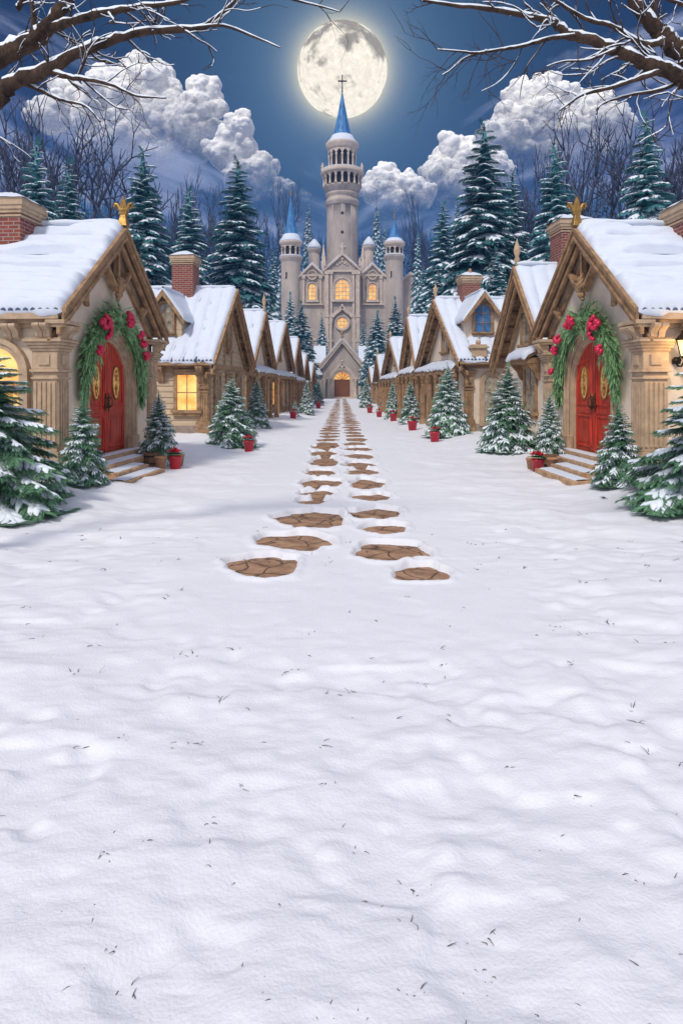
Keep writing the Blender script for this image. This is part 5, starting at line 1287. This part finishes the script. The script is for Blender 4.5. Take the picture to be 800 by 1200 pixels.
    # --- round corner towers
    for (a, zr_, zg, zs, zt, r) in ((-9.35, 306, 289, 283, 228, 1.78), (9.45, 304.5, 290, 285, 255, 1.62)):
        b = -.6; Z2 = lambda py: zc(py, D0 + b)
        s = mk(); s.lathe(a, b, [(r * 1.05, -.5), (r, 9), (r, Z2(zr_ + 2))] + ringp(r, Z2(zr_ + 1.5), 1.1, .32) + [(r * .92, Z2(zr_ - 6))], 36); tw = s.build('round_tower', 'castle', root)
        s = mk(); s.lathe(a, b, [(r + .02, Z2(zr_) + .72), (r + .3, Z2(zr_) + .70), (r + .22, Z2(zr_) + .9), (r * .9, Z2(zr_) + 1.0)], 36); s.build('ledge_snow', 'snow_roof', tw)
        arcade(tw, a, b, r * .92, Z2(zr_ - 6), Z2(zg), 10)
        s = mk(); s.lathe(a, b, [(r * .8, Z2(zg)), (r * 1.02, Z2(zg) + .05), (r * 1.2, Z2(zg) + .5), (r * 1.2, Z2(zg) + .8), (r * .7, Z2(zg) + .95)], 36); s.build('tower_cornice', 'castle_trim', tw)
        spire(tw, a, b, r * .95, Z2(zg) + .85, Z2(zt), False, 1.22)
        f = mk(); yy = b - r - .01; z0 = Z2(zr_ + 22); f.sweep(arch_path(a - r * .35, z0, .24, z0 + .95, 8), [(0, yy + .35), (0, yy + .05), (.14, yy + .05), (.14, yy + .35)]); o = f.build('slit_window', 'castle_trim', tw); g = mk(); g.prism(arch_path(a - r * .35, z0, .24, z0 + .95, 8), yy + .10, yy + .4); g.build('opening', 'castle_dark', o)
    # --- thin turrets behind the wings
    for (px, py0, py1, r) in ((368, 291, 283, 1.05), (432, 288, 282, .92)):
        b = 6; d = D0 + b; a = (px - 400) / F * d - .15; Z3 = lambda py: zc(py, d)
        s = mk(); s.lathe(a, b, [(r, 15), (r, Z3(py0 + 6))] + ringp(r, Z3(py0 + 6), .9, .28) + [(r * .9, Z3(py0))], 24); tu = s.build('turret', 'castle', root)
        s = mk(); s.lathe(a, b, [(r * 1.25, Z3(py0) - .1), (r * 1.3, Z3(py0) + .2), (r * 1.1, Z3(py0) + .7), (r * .6, Z3(py0) + 1.3), (.12, Z3(py0) + 1.8)], 24); s.build('domed_cap', 'snow_roof', tu)
        s = mk(); s.lathe(a, b, [(.12, Z3(py0) + 1.6), (.16, Z3(py0) + 2.0), (.03, Z3(py0) + 3.6)], 8); s.build('finial', 'spire', tu)
    for (px, z) in ((379, 318), (425, 318)):
        f = mk(); a = (px - 400) / F * 128 - .15; f.lathe(a, 3, [(.45, zc(z)), (.5, zc(z) + 2.4), (.25, zc(z) + 2.6), (.45, zc(z) + 3.1), (.3, zc(z) + 3.6), (.05, zc(z) + 5.6)], 10); f.build('pinnacle', 'castle_trim', root)
    # --- annexe on the right
    b = 1.5; a = (480 - 400) / F * (D0 + b); zA = zc(318); zE = zc(327); w = mk(); w.prism([(a - 1.9, -.5), (a - 1.9, zE), (a, zA - .3), (a + 1.9, zE), (a + 1.9, -.5)], b, b + 7); w.build('annexe', 'castle', root); slopes('gable_coping', a, 1.9, zA, zE, b - .3, b + 7, root, .3)
castle()

def gatehouse():
    D0 = 106.; X = Matrix.Translation((.1, D0, 0)); org = Vector((.1, D0, 0)); root = empty('gatehouse', org, 'small stone gatehouse with a snowy gable and lit brown arched door before the castle', 'gatehouse'); mk = lambda: MB(X, org)
    zc = lambda py: CAMZ + (HY - py) / F * D0
    zA = zc(396.5); zE = zc(425); hw = 3.0
    w = mk(); ac, h2, cs = 0, 1.30, zc(435.5) - 1.3; z0 = zc(465)
    w.prism([(-hw, -.5), (-hw, zE), (0, zA - .6), (hw, zE), (hw, -.5), (h2, -.5), (h2, cs)] + arc(0, cs, h2, 0, math.pi, 16)[1:-1] + [(-h2, cs), (-h2, -.5)], 0, .6); w.box(-hw, -hw + .4, .6, 5, -.5, zE); w.box(hw - .4, hw, .6, 5, -.5, zE); w.build('gable_wall', 'castle', root)
    s = (zA - zE + .2) / (hw + .3); e = hw + .55
    r = mk(); ze = zA - s * e; r.prism([(-e, ze), (0, zA), (e, ze), (e, ze - .3), (0, zA - .36), (-e, ze - .3)], -.6, 5.2); o = r.build('roof', 'castle_trim', root)
    n = mk(); [n.prism([(0, zA + .012), (q * (e + .05), ze + .01), (q * e, ze + .2), (0, zA + .26)], -.45, 5.1) for q in (-1, 1)]; n.build('roof_snow', 'snow_roof', o, bevel=.07)
    bb = mk()
    for sg in (-1, 1): bb.prism([(sg * (e - .05), ze - .31), (sg * .0, zA - .37), (0, zA - .75), (sg * (e - .3), ze - .55)], -.5, -.2)
    bb.build('bargeboard', 'castle_trim', root)
    for sg in (-1, 1):                                                 # cross wing with snowy roof, lower lean-to
        a0, a1 = sorted((sg * 2.6, sg * 4.5)); zr = zc(406); zl = zc(425.5)
        m = mk(); m.box(min(sg * 3.01, sg * 4.2), max(sg * 3.01, sg * 4.2), 1.0, 5, -.5, zl + .3); m.build('side_wall', 'castle', root)
        m = mk(); m.prism([(.5, zl), (2.8, zr), (5.2, zl), (5.2, zl - .25), (2.8, zr - .3), (.5, zl - .25)], a0, a1, axis='a'); o = m.build('side_roof', 'castle_trim', root)
        m = mk(); [m.prism([(2.8, zr + .012), (y1, zl + .01), (y2, zl + .22), (2.8, zr + .28)], a0 - .03, a1 + .03, axis='a') for y1, y2 in ((.42, .5), (5.25, 5.2))]; m.build('roof_snow', 'snow_roof', o, bevel=.07)
        a0, a1 = sorted((sg * 3.02, sg * 4.7)); z1 = zc(430); z2 = zc(440)
        m = mk(); m.box(min(sg * 3.02, sg * 4.6), max(sg * 3.02, sg * 4.6), .3, 1.2, -.5, z2); m.build('lean_to', 'castle', root); m = mk(); m.prism([(-.15, z2), (1.3, z1), (1.3, z1 + .2), (-.2, z2 + .2)], a0, a1, axis='a'); m.build('lean_to_snow', 'snow_roof', root, bevel=.06)
        c = mk(); c.lathe(sg * 2.05, -.25, [(.34, -.3), (.34, .5), (.24, .6), (.22, cs - .4), (.32, cs - .2), (.34, cs + .1)], 14); c.box(sg * 2.05 - .4, sg * 2.05 + .4, -.6, .0, cs + .1, cs + .5); c.lathe(sg * 2.75, -.2, [(.25, -.3), (.2, .5), (.2, cs - .6), (.3, cs - .2)], 12); c.box(sg * 2.75 - .3, sg * 2.75 + .3, -.5, 0, cs - .2, cs + .3); c.build('column', 'castle_trim', root)
    t = mk(); t.sweep(arch_path(0, -.3, h2, cs, 20), [(-.08, .3), (-.08, -.06), (.12, -.06), (.12, -.16), (.35, -.16), (.35, -.26), (.55, -.26), (.55, .01), (0, .01), (0, .3)])
    pts = [(-1.9, cs + .5), (-1.4, cs + 1.4), (-.6, cs + 2.0), (0, cs + 2.8), (.6, cs + 2.0), (1.4, cs + 1.4), (1.9, cs + .5)]
    for i in range(6): t.bar((pts[i][0], -.1, pts[i][1]), (pts[i + 1][0], -.1, pts[i + 1][1]), .3, .25, (0, 1, 0))
    t.ball((0, -.1, cs + 2.0), .3, 8); t.ball((0, -.1, cs + 2.9), .22, 8); t.build('door_surround', 'castle_trim', root)
    d = mk(); d.box(-h2, h2, .30, .42, z0, cs); 
    for i in range(-2, 3): d.box(i * .52 - .03, i * .52 + .03, .26, .30, z0, cs)
    for (y) in (z0 + .35, cs - .5): d.box(-h2, h2, .27, .30, y - .08, y + .08)
    d.build('door', 'door_brown', root)
    f = mk(); f.prism([(h2, cs)] + arc(0, cs, h2, 0, math.pi, 16)[1:-1] + [(-h2, cs)], .32, .40); f.build('fanlight', 'glow_castle', root); f = mk()
    for i in range(1, 6): an = math.pi * i / 6; f.bar((0, .29, cs), (h2 * math.cos(an), .29, cs + h2 * math.sin(an)), .07, .05, (0, 1, 0))
    f.box(-h2, h2, .24, .30, cs - .06, cs + .08); f.build('glazing_bar', 'door_brown', root)
    f = mk(); f.lathe(0, -.3, [(.2, zA - .1), (.24, zA + .3), (.1, zA + .4), (.3, zA + .7), (.05, zA + 1.2)], 10); f.build('finial', 'wood', root)
    st = mk(); st.box(-2.4, 2.4, -1.6, .5, -.4, z0 * .5); st.box(-2.0, 2.0, -1.0, .5, -.4, z0); st.build('steps', 'castle_trim', root)
gatehouse()

# ------------------------------------------------------------------ hills and far forest
def hill_h(x, y):
    base = sst(136, 265, y); ax = np.abs(x + 5)
    prof = 50 + 16 * sst(15, 130, ax) + 9 * vnoise(x * .02 + 3, y * .015) + 6 * vnoise(x * .05, y * .03 + 8)
    return base * prof + 2.5 * vnoise(x * .09, y * .07) * sst(140, 180, y)
def hills():
    xs = np.linspace(-300, 300, 150); ys = np.linspace(130, 330, 80); X, Y = np.meshgrid(xs, ys); x = X.ravel(); y = Y.ravel(); h = hill_h(x, y) - .5 - 2 * (1 - sst(130, 150, y))
    i = np.arange(len(x)).reshape(80, 150); f = np.stack([i[:-1, :-1], i[:-1, 1:], i[1:, 1:], i[1:, :-1]], -1).reshape(-1, 4)
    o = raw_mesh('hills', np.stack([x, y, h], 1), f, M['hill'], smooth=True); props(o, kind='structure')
    g = np.random.default_rng(4); V = []; Fs = []; n = 0; K = 7; m = 7
    for q in range(2600):
        yy = 146 + 135 * g.random() ** .8; xx = g.uniform(-.62, .62) * yy; z = float(hill_h(np.array([xx]), np.array([yy]))[0]); H = g.uniform(6, 12); r = H * g.uniform(.11, .16)
        if abs(xx) < 22 and yy < 175: continue
        for k in range(K):
            zz = z + H * (.08 + .92 * k / K); rr = r * (1 - k / K) ** .8; V.append((xx, yy, zz + H * .24)); 
            for j in range(m): t = 2 * math.pi * j / m + k + q; e = rr * g.uniform(.65, 1.25); V.append((xx + e * math.cos(t), yy + e * math.sin(t), zz - g.uniform(0, .03) * H))
            Fs += [(n, n + 1 + j, n + 1 + (j + 1) % m) for j in range(m)]; n += m + 1
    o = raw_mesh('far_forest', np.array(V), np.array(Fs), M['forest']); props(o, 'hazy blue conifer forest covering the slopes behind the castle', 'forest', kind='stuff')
hills()
for (k, px, py, d, r, lab) in [('b0', 361, 236, 215, 2.5, 'thin faint spruce rising far behind the castle, left of the main tower'), ('b1', 441, 230, 215, 2.6, 'thin faint spruce rising far behind the castle, right of the main tower'), ('b2', 450, 253, 190, 2.3, 'second faint spruce on the far slope right of the main tower'), ('b0', 535.5, 226, 215, 2.8, 'hazy blue spruce far behind, left of the tallest right spruce'), ('b1', 331, 262, 190, 2.4, 'hazy blue spruce on the far slope left of the castle')]:
    p = at(px, py, d); fir(k, p.x, p.y, p.z, r, lab, G2, z=float(hill_h(np.array([p.x]), np.array([p.y]))[0]) - 1, cat='spruce')

# ------------------------------------------------------------------ clouds and moon
def cloud_mat():
    m, nt, b = _nt('cloud'); N = nt.nodes; L = nt.links
    b.inputs['Base Color'].default_value = (1., .96, .89, 1); b.inputs['Roughness'].default_value = 1; b.inputs['Subsurface Weight'].default_value = 1.; b.inputs['Subsurface Radius'].default_value = (9., 9., 10.); b.inputs['Subsurface Scale'].default_value = 1.; b.subsurface_method = 'RANDOM_WALK'; b.inputs['Specular IOR Level'].default_value = 0
    tc = N.new('ShaderNodeTexCoord'); sp = N.new('ShaderNodeSeparateXYZ'); L.new(tc.outputs['Generated'], sp.inputs[0])
    nz = N.new('ShaderNodeTexNoise'); nz.inputs['Scale'].default_value = 7; nz.inputs['Detail'].default_value = 8; L.new(tc.outputs['Generated'], nz.inputs['Vector'])
    ad = N.new('ShaderNodeMath'); ad.operation = 'MULTIPLY_ADD'; ad.inputs[1].default_value = 1.0; L.new(nz.outputs['Fac'], ad.inputs[0]); L.new(sp.outputs['Z'], ad.inputs[2])
    mr = N.new('ShaderNodeMapRange'); mr.interpolation_type = 'SMOOTHSTEP'; mr.inputs['From Min'].default_value = .60; mr.inputs['From Max'].default_value = 1.38; L.new(ad.outputs[0], mr.inputs['Value'])
    L.new(mr.outputs[0], b.inputs['Alpha'])
    return m
M['cloud'] = cloud_mat()
def cloud(blobs, d, label, seed):
    """cumulus: blobs carrying smaller blobs, fused into one skin, softened and roughened"""
    g = np.random.default_rng(seed); c0 = at(blobs[0][0], blobs[0][1], d); V = []; Fs = []; n = 0
    tmp = bmesh.new(); bmesh.ops.create_icosphere(tmp, subdivisions=3, radius=1.); b = np.array([v.co[:] for v in tmp.verts]); f = np.array([[v.index for v in q.verts] for q in tmp.faces]); tmp.free()
    def grow(c, r, lv):
        nonlocal n
        P = b * r * np.array([1, .9, .95]) + c - np.array(c0); V.append(P); Fs.append(f + n); n += len(P)
        if lv >= 2: return
        for i in range((8, 5)[lv]):
            t = g.uniform(0, 2 * math.pi); e = g.uniform(-.35, 1.3); dr = np.array([math.cos(t) * math.cos(e), -abs(math.sin(t)) * math.cos(e), math.sin(e)])
            grow(c + dr * r * g.uniform(.62, .88), r * g.uniform(.30, .55), lv + 1)
    for (px, py, r) in blobs: grow(np.array(at(px, py, d + g.uniform(-25, 25))), r / F * d * .92, 0)
    o = raw_mesh('cloud', np.concatenate(V), np.concatenate(Fs), M['cloud'], smooth=True); o.location = c0; props(o, label, 'cloud', 'moonlit clouds')
    rm = o.modifiers.new('fuse', 'REMESH'); rm.mode = 'VOXEL'; rm.voxel_size = 2.0; rm.use_smooth_shade = True
    sm = o.modifiers.new('soften', 'SMOOTH'); sm.factor = .5; sm.iterations = 5
    for (sz, st) in ((34., 12.), (13., 7.), (6., 3.6)):
        tx = bpy.data.textures.new('billow', 'CLOUDS'); tx.noise_scale = sz; tx.noise_depth = 2; tx.noise_basis = 'ORIGINAL_PERLIN'
        dm = o.modifiers.new('billow', 'DISPLACE'); dm.texture = tx; dm.strength = st; dm.mid_level = .5; dm.texture_coords = 'LOCAL'
    return o
cloud([(182, 104, 30), (160, 92, 24), (200, 122, 24), (150, 118, 34), (190, 150, 38), (120, 110, 26), (225, 168, 30), (110, 140, 30), (160, 165, 40), (80, 120, 24), (60, 135, 26), (120, 185, 34), (195, 190, 34)], 2600, 'large billowing moonlit cloud high on the left', 1)
cloud([(240, 112, 22), (232, 134, 26), (222, 155, 30), (252, 128, 14), (246, 165, 26)], 2500, 'tower-shaped white cloud left of the moon, second of the left group', 2)
cloud([(281, 150, 19), (285, 175, 20), (268, 180, 26), (305, 205, 24), (330, 226, 18), (290, 215, 30), (355, 238, 14)], 2400, 'smallest upright cloud of the left group, trailing down towards the castle', 3)
cloud([(616, 122, 28), (640, 110, 22), (598, 145, 26), (632, 150, 34), (660, 130, 26), (590, 175, 34), (655, 165, 34), (690, 130, 28), (710, 150, 30), (680, 175, 36), (620, 195, 34)], 2600, 'large billowing cloud high on the right above the tallest spruce', 4)
cloud([(528, 188, 26), (512, 204, 22), (548, 200, 28), (545, 178, 18), (530, 226, 34), (575, 205, 26)], 2500, 'bright rounded cloud in the middle of the right side of the sky', 5)
cloud([(452, 214, 22), (440, 226, 18), (470, 222, 22), (490, 232, 20), (460, 240, 22)], 2400, 'low cloud just right of the castle main tower', 6)

def moon():
    d = 9000.; c = at(401, 82.5, d); r = 52.5 / F * d
    m, nt, b = _nt('moon_surface'); N = nt.nodes; L = nt.links
    tc = N.new('ShaderNodeTexCoord'); mp = N.new('ShaderNodeMapping'); mp.inputs['Scale'].default_value = (1 / r,) * 3; L.new(tc.outputs['Object'], mp.inputs[0])
    n1 = N.new('ShaderNodeTexNoise'); n1.inputs['Scale'].default_value = 1.9; n1.inputs['Detail'].default_value = 6; n1.inputs['Roughness'].default_value = .58; L.new(mp.outputs[0], n1.inputs['Vector'])
    sp = N.new('ShaderNodeSeparateXYZ'); L.new(mp.outputs[0], sp.inputs[0])
    bias = N.new('ShaderNodeMath'); bias.operation = 'MULTIPLY_ADD'; bias.inputs[1].default_value = .11; L.new(sp.outputs['Z'], bias.inputs[0]); L.new(n1.outputs['Fac'], bias.inputs[2])
    cr = N.new('ShaderNodeValToRGB'); cr.color_ramp.elements[0].position = .47; cr.color_ramp.elements[0].color = (1.15, 1.06, .88, 1); cr.color_ramp.elements[1].position = .60; cr.color_ramp.elements[1].color = (.40, .36, .31, 1)
    L.new(bias.outputs[0], cr.inputs['Fac'])
    n2 = N.new('ShaderNodeTexNoise'); n2.inputs['Scale'].default_value = 9; n2.inputs['Detail'].default_value = 8; n2.inputs['Roughness'].default_value = .7; L.new(mp.outputs[0], n2.inputs['Vector'])
    vo = N.new('ShaderNodeTexVoronoi'); vo.inputs['Scale'].default_value = 5.5; L.new(mp.outputs[0], vo.inputs['Vector'])
    vr = N.new('ShaderNodeMapRange'); vr.inputs['From Min'].default_value = .04; vr.inputs['From Max'].default_value = .22; vr.inputs['To Min'].default_value = 1.18; vr.inputs['To Max'].default_value = 1.0; L.new(vo.outputs['Distance'], vr.inputs['Value'])
    nr = N.new('ShaderNodeMapRange'); nr.inputs['From Min'].default_value = .3; nr.inputs['From Max'].default_value = .7; nr.inputs['To Min'].default_value = .8; nr.inputs['To Max'].default_value = 1.15; L.new(n2.outputs['Fac'], nr.inputs['Value'])
    mu = N.new('ShaderNodeMath'); mu.operation = 'MULTIPLY'; L.new(vr.outputs[0], mu.inputs[0]); L.new(nr.outputs[0], mu.inputs[1])
    b.inputs['Base Color'].default_value = (0, 0, 0, 1); b.inputs['Specular IOR Level'].default_value = 0
    L.new(cr.outputs[0], b.inputs['Emission Color']); L.new(mu.outputs[0], b.inputs['Emission Strength'])
    M['moon'] = m; bm = bmesh.new(); bmesh.ops.create_icosphere(bm, subdivisions=6, radius=r); me = bpy.data.meshes.new('moon'); bm.to_mesh(me); bm.free(); me.polygons.foreach_set('use_smooth', [True] * len(me.polygons)); me.materials.append(m)
    o = bpy.data.objects.new('moon', me); COL.objects.link(o); o.location = c; props(o, 'huge full moon with grey seas behind the castle spire', 'moon'); return c.normalized()
MOON = None
mc = moon()
MD = (mc - Vector((0, 0, 0))).normalized()

# ------------------------------------------------------------------ sun, sky, air
SUN_EL, SUN_AZ = 50., 208.       # azimuth clockwise from +Y
sd = Vector((math.sin(R(SUN_AZ)) * math.cos(R(SUN_EL)), math.cos(R(SUN_AZ)) * math.cos(R(SUN_EL)), math.sin(R(SUN_EL))))
sl = bpy.data.lights.new('sun', 'SUN'); sl.energy = 2.6; sl.angle = R(8); sl.color = (1, .92, .81)
so = bpy.data.objects.new('sun', sl); COL.objects.link(so); so.rotation_euler = (-sd).to_track_quat('-Z', 'Y').to_euler(); so.location = (0, 0, 40)

def world():
    w = bpy.data.worlds.new('World'); SC.world = w; w.use_nodes = True; nt = w.node_tree; N = nt.nodes; L = nt.links
    for n in list(N): N.remove(n)
    out = N.new('ShaderNodeOutputWorld'); bg = N.new('ShaderNodeBackground'); L.new(bg.outputs[0], out.inputs['Surface'])
    def math_(op, a, b=None, c=None):
        n = N.new('ShaderNodeMath'); n.operation = op
        for i, v in enumerate((a, b, c)):
            if v is None: continue
            if isinstance(v, (int, float)): n.inputs[i].default_value = v
            else: L.new(v, n.inputs[i])
        return n.outputs[0]
    def ss(v, lo, hi):
        n = N.new('ShaderNodeMapRange'); n.interpolation_type = 'SMOOTHSTEP'; n.inputs['From Min'].default_value = lo; n.inputs['From Max'].default_value = hi; L.new(v, n.inputs['Value']); return n.outputs[0]
    def mix(f, a, b, mode='MIX'):
        n = N.new('ShaderNodeMix'); n.data_type = 'RGBA'; n.blend_type = mode; n.clamp_factor = True
        for i, v in ((0, f), (6, a), (7, b)):
            if isinstance(v, (int, float)): n.inputs[i].default_value = v
            elif isinstance(v, tuple): n.inputs[i].default_value = (*v, 1)
            else: L.new(v, n.inputs[i])
        return n.outputs[2]
    tc = N.new('ShaderNodeTexCoord'); nv = N.new('ShaderNodeVectorMath'); nv.operation = 'NORMALIZE'; L.new(tc.outputs['Generated'], nv.inputs[0]); sp = N.new('ShaderNodeSeparateXYZ'); L.new(nv.outputs[0], sp.inputs[0])
    sky = N.new('ShaderNodeTexSky'); sky.sky_type = 'NISHITA'; sky.sun_disc = False; sky.sun_elevation = R(SUN_EL); sky.sun_rotation = R(SUN_AZ); sky.altitude = 200; sky.air_density = 1.; sky.dust_density = .6; sky.ozone_density = 2.5
    g = N.new('ShaderNodeGamma'); g.inputs['Gamma'].default_value = SKY_G; L.new(mix(1.0, sky.outputs[0], SKY_T, 'MULTIPLY'), g.inputs['Color'])
    s = g.outputs[0]
    # glow of the moon in the air
    dt = N.new('ShaderNodeVectorMath'); dt.operation = 'DOT_PRODUCT'; L.new(nv.outputs[0], dt.inputs[0]); dt.inputs[1].default_value = tuple(MD)
    an = math_('ARCCOSINE', math_('MINIMUM', dt.outputs['Value'], 1.0)); e = math_('SUBTRACT', an, .058)
    h1 = math_('EXPONENT', math_('MULTIPLY', math_('MAXIMUM', e, 0.), -75.)); h2 = math_('EXPONENT', math_('MULTIPLY', math_('MAXIMUM', e, 0.), -7.))
    # cloud banks: lavender veils sinking towards the castle from both sides
    ymx = math_('MAXIMUM', sp.outputs['Y'], .05); U = math_('DIVIDE', sp.outputs['X'], ymx); Vv = math_('DIVIDE', sp.outputs['Z'], ymx); aU = math_('ABSOLUTE', U)
    cb = N.new('ShaderNodeCombineXYZ'); L.new(math_('MULTIPLY', aU, 4.5), cb.inputs['X']); L.new(math_('MULTIPLY_ADD', aU, -6., math_('MULTIPLY', Vv, 13.)), cb.inputs['Y']); L.new(math_('MULTIPLY', ss(U, -.01, .01), 7.), cb.inputs['Z'])
    nz = N.new('ShaderNodeTexNoise'); nz.inputs['Scale'].default_value = 1.15; nz.inputs['Detail'].default_value = 8; nz.inputs['Roughness'].default_value = .55; nz.inputs['Distortion'].default_value = .5; L.new(cb.outputs[0], nz.inputs['Vector'])
    edge = math_('SUBTRACT', math_('MULTIPLY_ADD', aU, .56, .245), Vv)              # >0 below the bank's upper line
    den = ss(math_('MULTIPLY_ADD', math_('SUBTRACT', nz.outputs['Fac'], .5), .55, edge), -.05, .11)
    cbk = mix(ss(nz.outputs['Fac'], .38, .68), VEIL0, VEIL1)
    s = mix(math_('MULTIPLY', den, .88), s, cbk)
    s = mix(math_('MULTIPLY', h2, .46), s, (.22, .43, .68)); s = mix(math_('MULTIPLY', h1, .75), s, (.85, .80, .60))
    # fill light added as unseen bright cloud cover overhead and behind
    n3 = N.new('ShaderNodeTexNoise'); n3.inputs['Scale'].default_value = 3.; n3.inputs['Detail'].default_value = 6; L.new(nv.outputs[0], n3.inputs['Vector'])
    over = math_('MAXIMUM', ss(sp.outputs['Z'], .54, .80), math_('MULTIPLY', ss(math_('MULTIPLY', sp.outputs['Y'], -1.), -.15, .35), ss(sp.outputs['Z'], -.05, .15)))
    s = mix(over, s, mix(ss(n3.outputs['Fac'], .35, .65), FILL0, FILL1))
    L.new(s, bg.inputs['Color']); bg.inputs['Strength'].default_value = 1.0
SKY_G = 1.0; SKY_T = (.0020, .0068, .0185)
VEIL0 = (.045, .085, .24); VEIL1 = (.36, .40, .60)
FILL0 = (.52, .57, .74); FILL1 = (.86, .85, .90)
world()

def haze():
    m = bpy.data.materials.new('haze'); m.use_nodes = True; nt = m.node_tree; N = nt.nodes
    for n in list(N): N.remove(n)
    out = N.new('ShaderNodeOutputMaterial'); v = N.new('ShaderNodeVolumePrincipled'); v.inputs['Density'].default_value = .0008; v.inputs['Color'].default_value = (.15, .42, 1., 1); v.inputs['Anisotropy'].default_value = .0
    nt.links.new(v.outputs[0], out.inputs['Volume'])
    b = MB(); b.box(-460, 460, -66, 705, -6, 92); o = b.build('haze', m); props(o, kind='stuff', label='thin bluish winter haze filling the valley', cat='haze')
haze()

SC.view_settings.view_transform = 'Standard'; SC.view_settings.look = 'None'; SC.view_settings.exposure = 0; SC.view_settings.gamma = 1
SC.render.engine = 'CYCLES'
cy = SC.cycles; cy.use_denoising = True; cy.max_bounces = 6; cy.diffuse_bounces = 4; cy.glossy_bounces = 2; cy.transparent_max_bounces = 12; cy.volume_bounces = 0; cy.use_adaptive_sampling = True; cy.adaptive_threshold = .015
cy.sample_clamp_indirect = 4
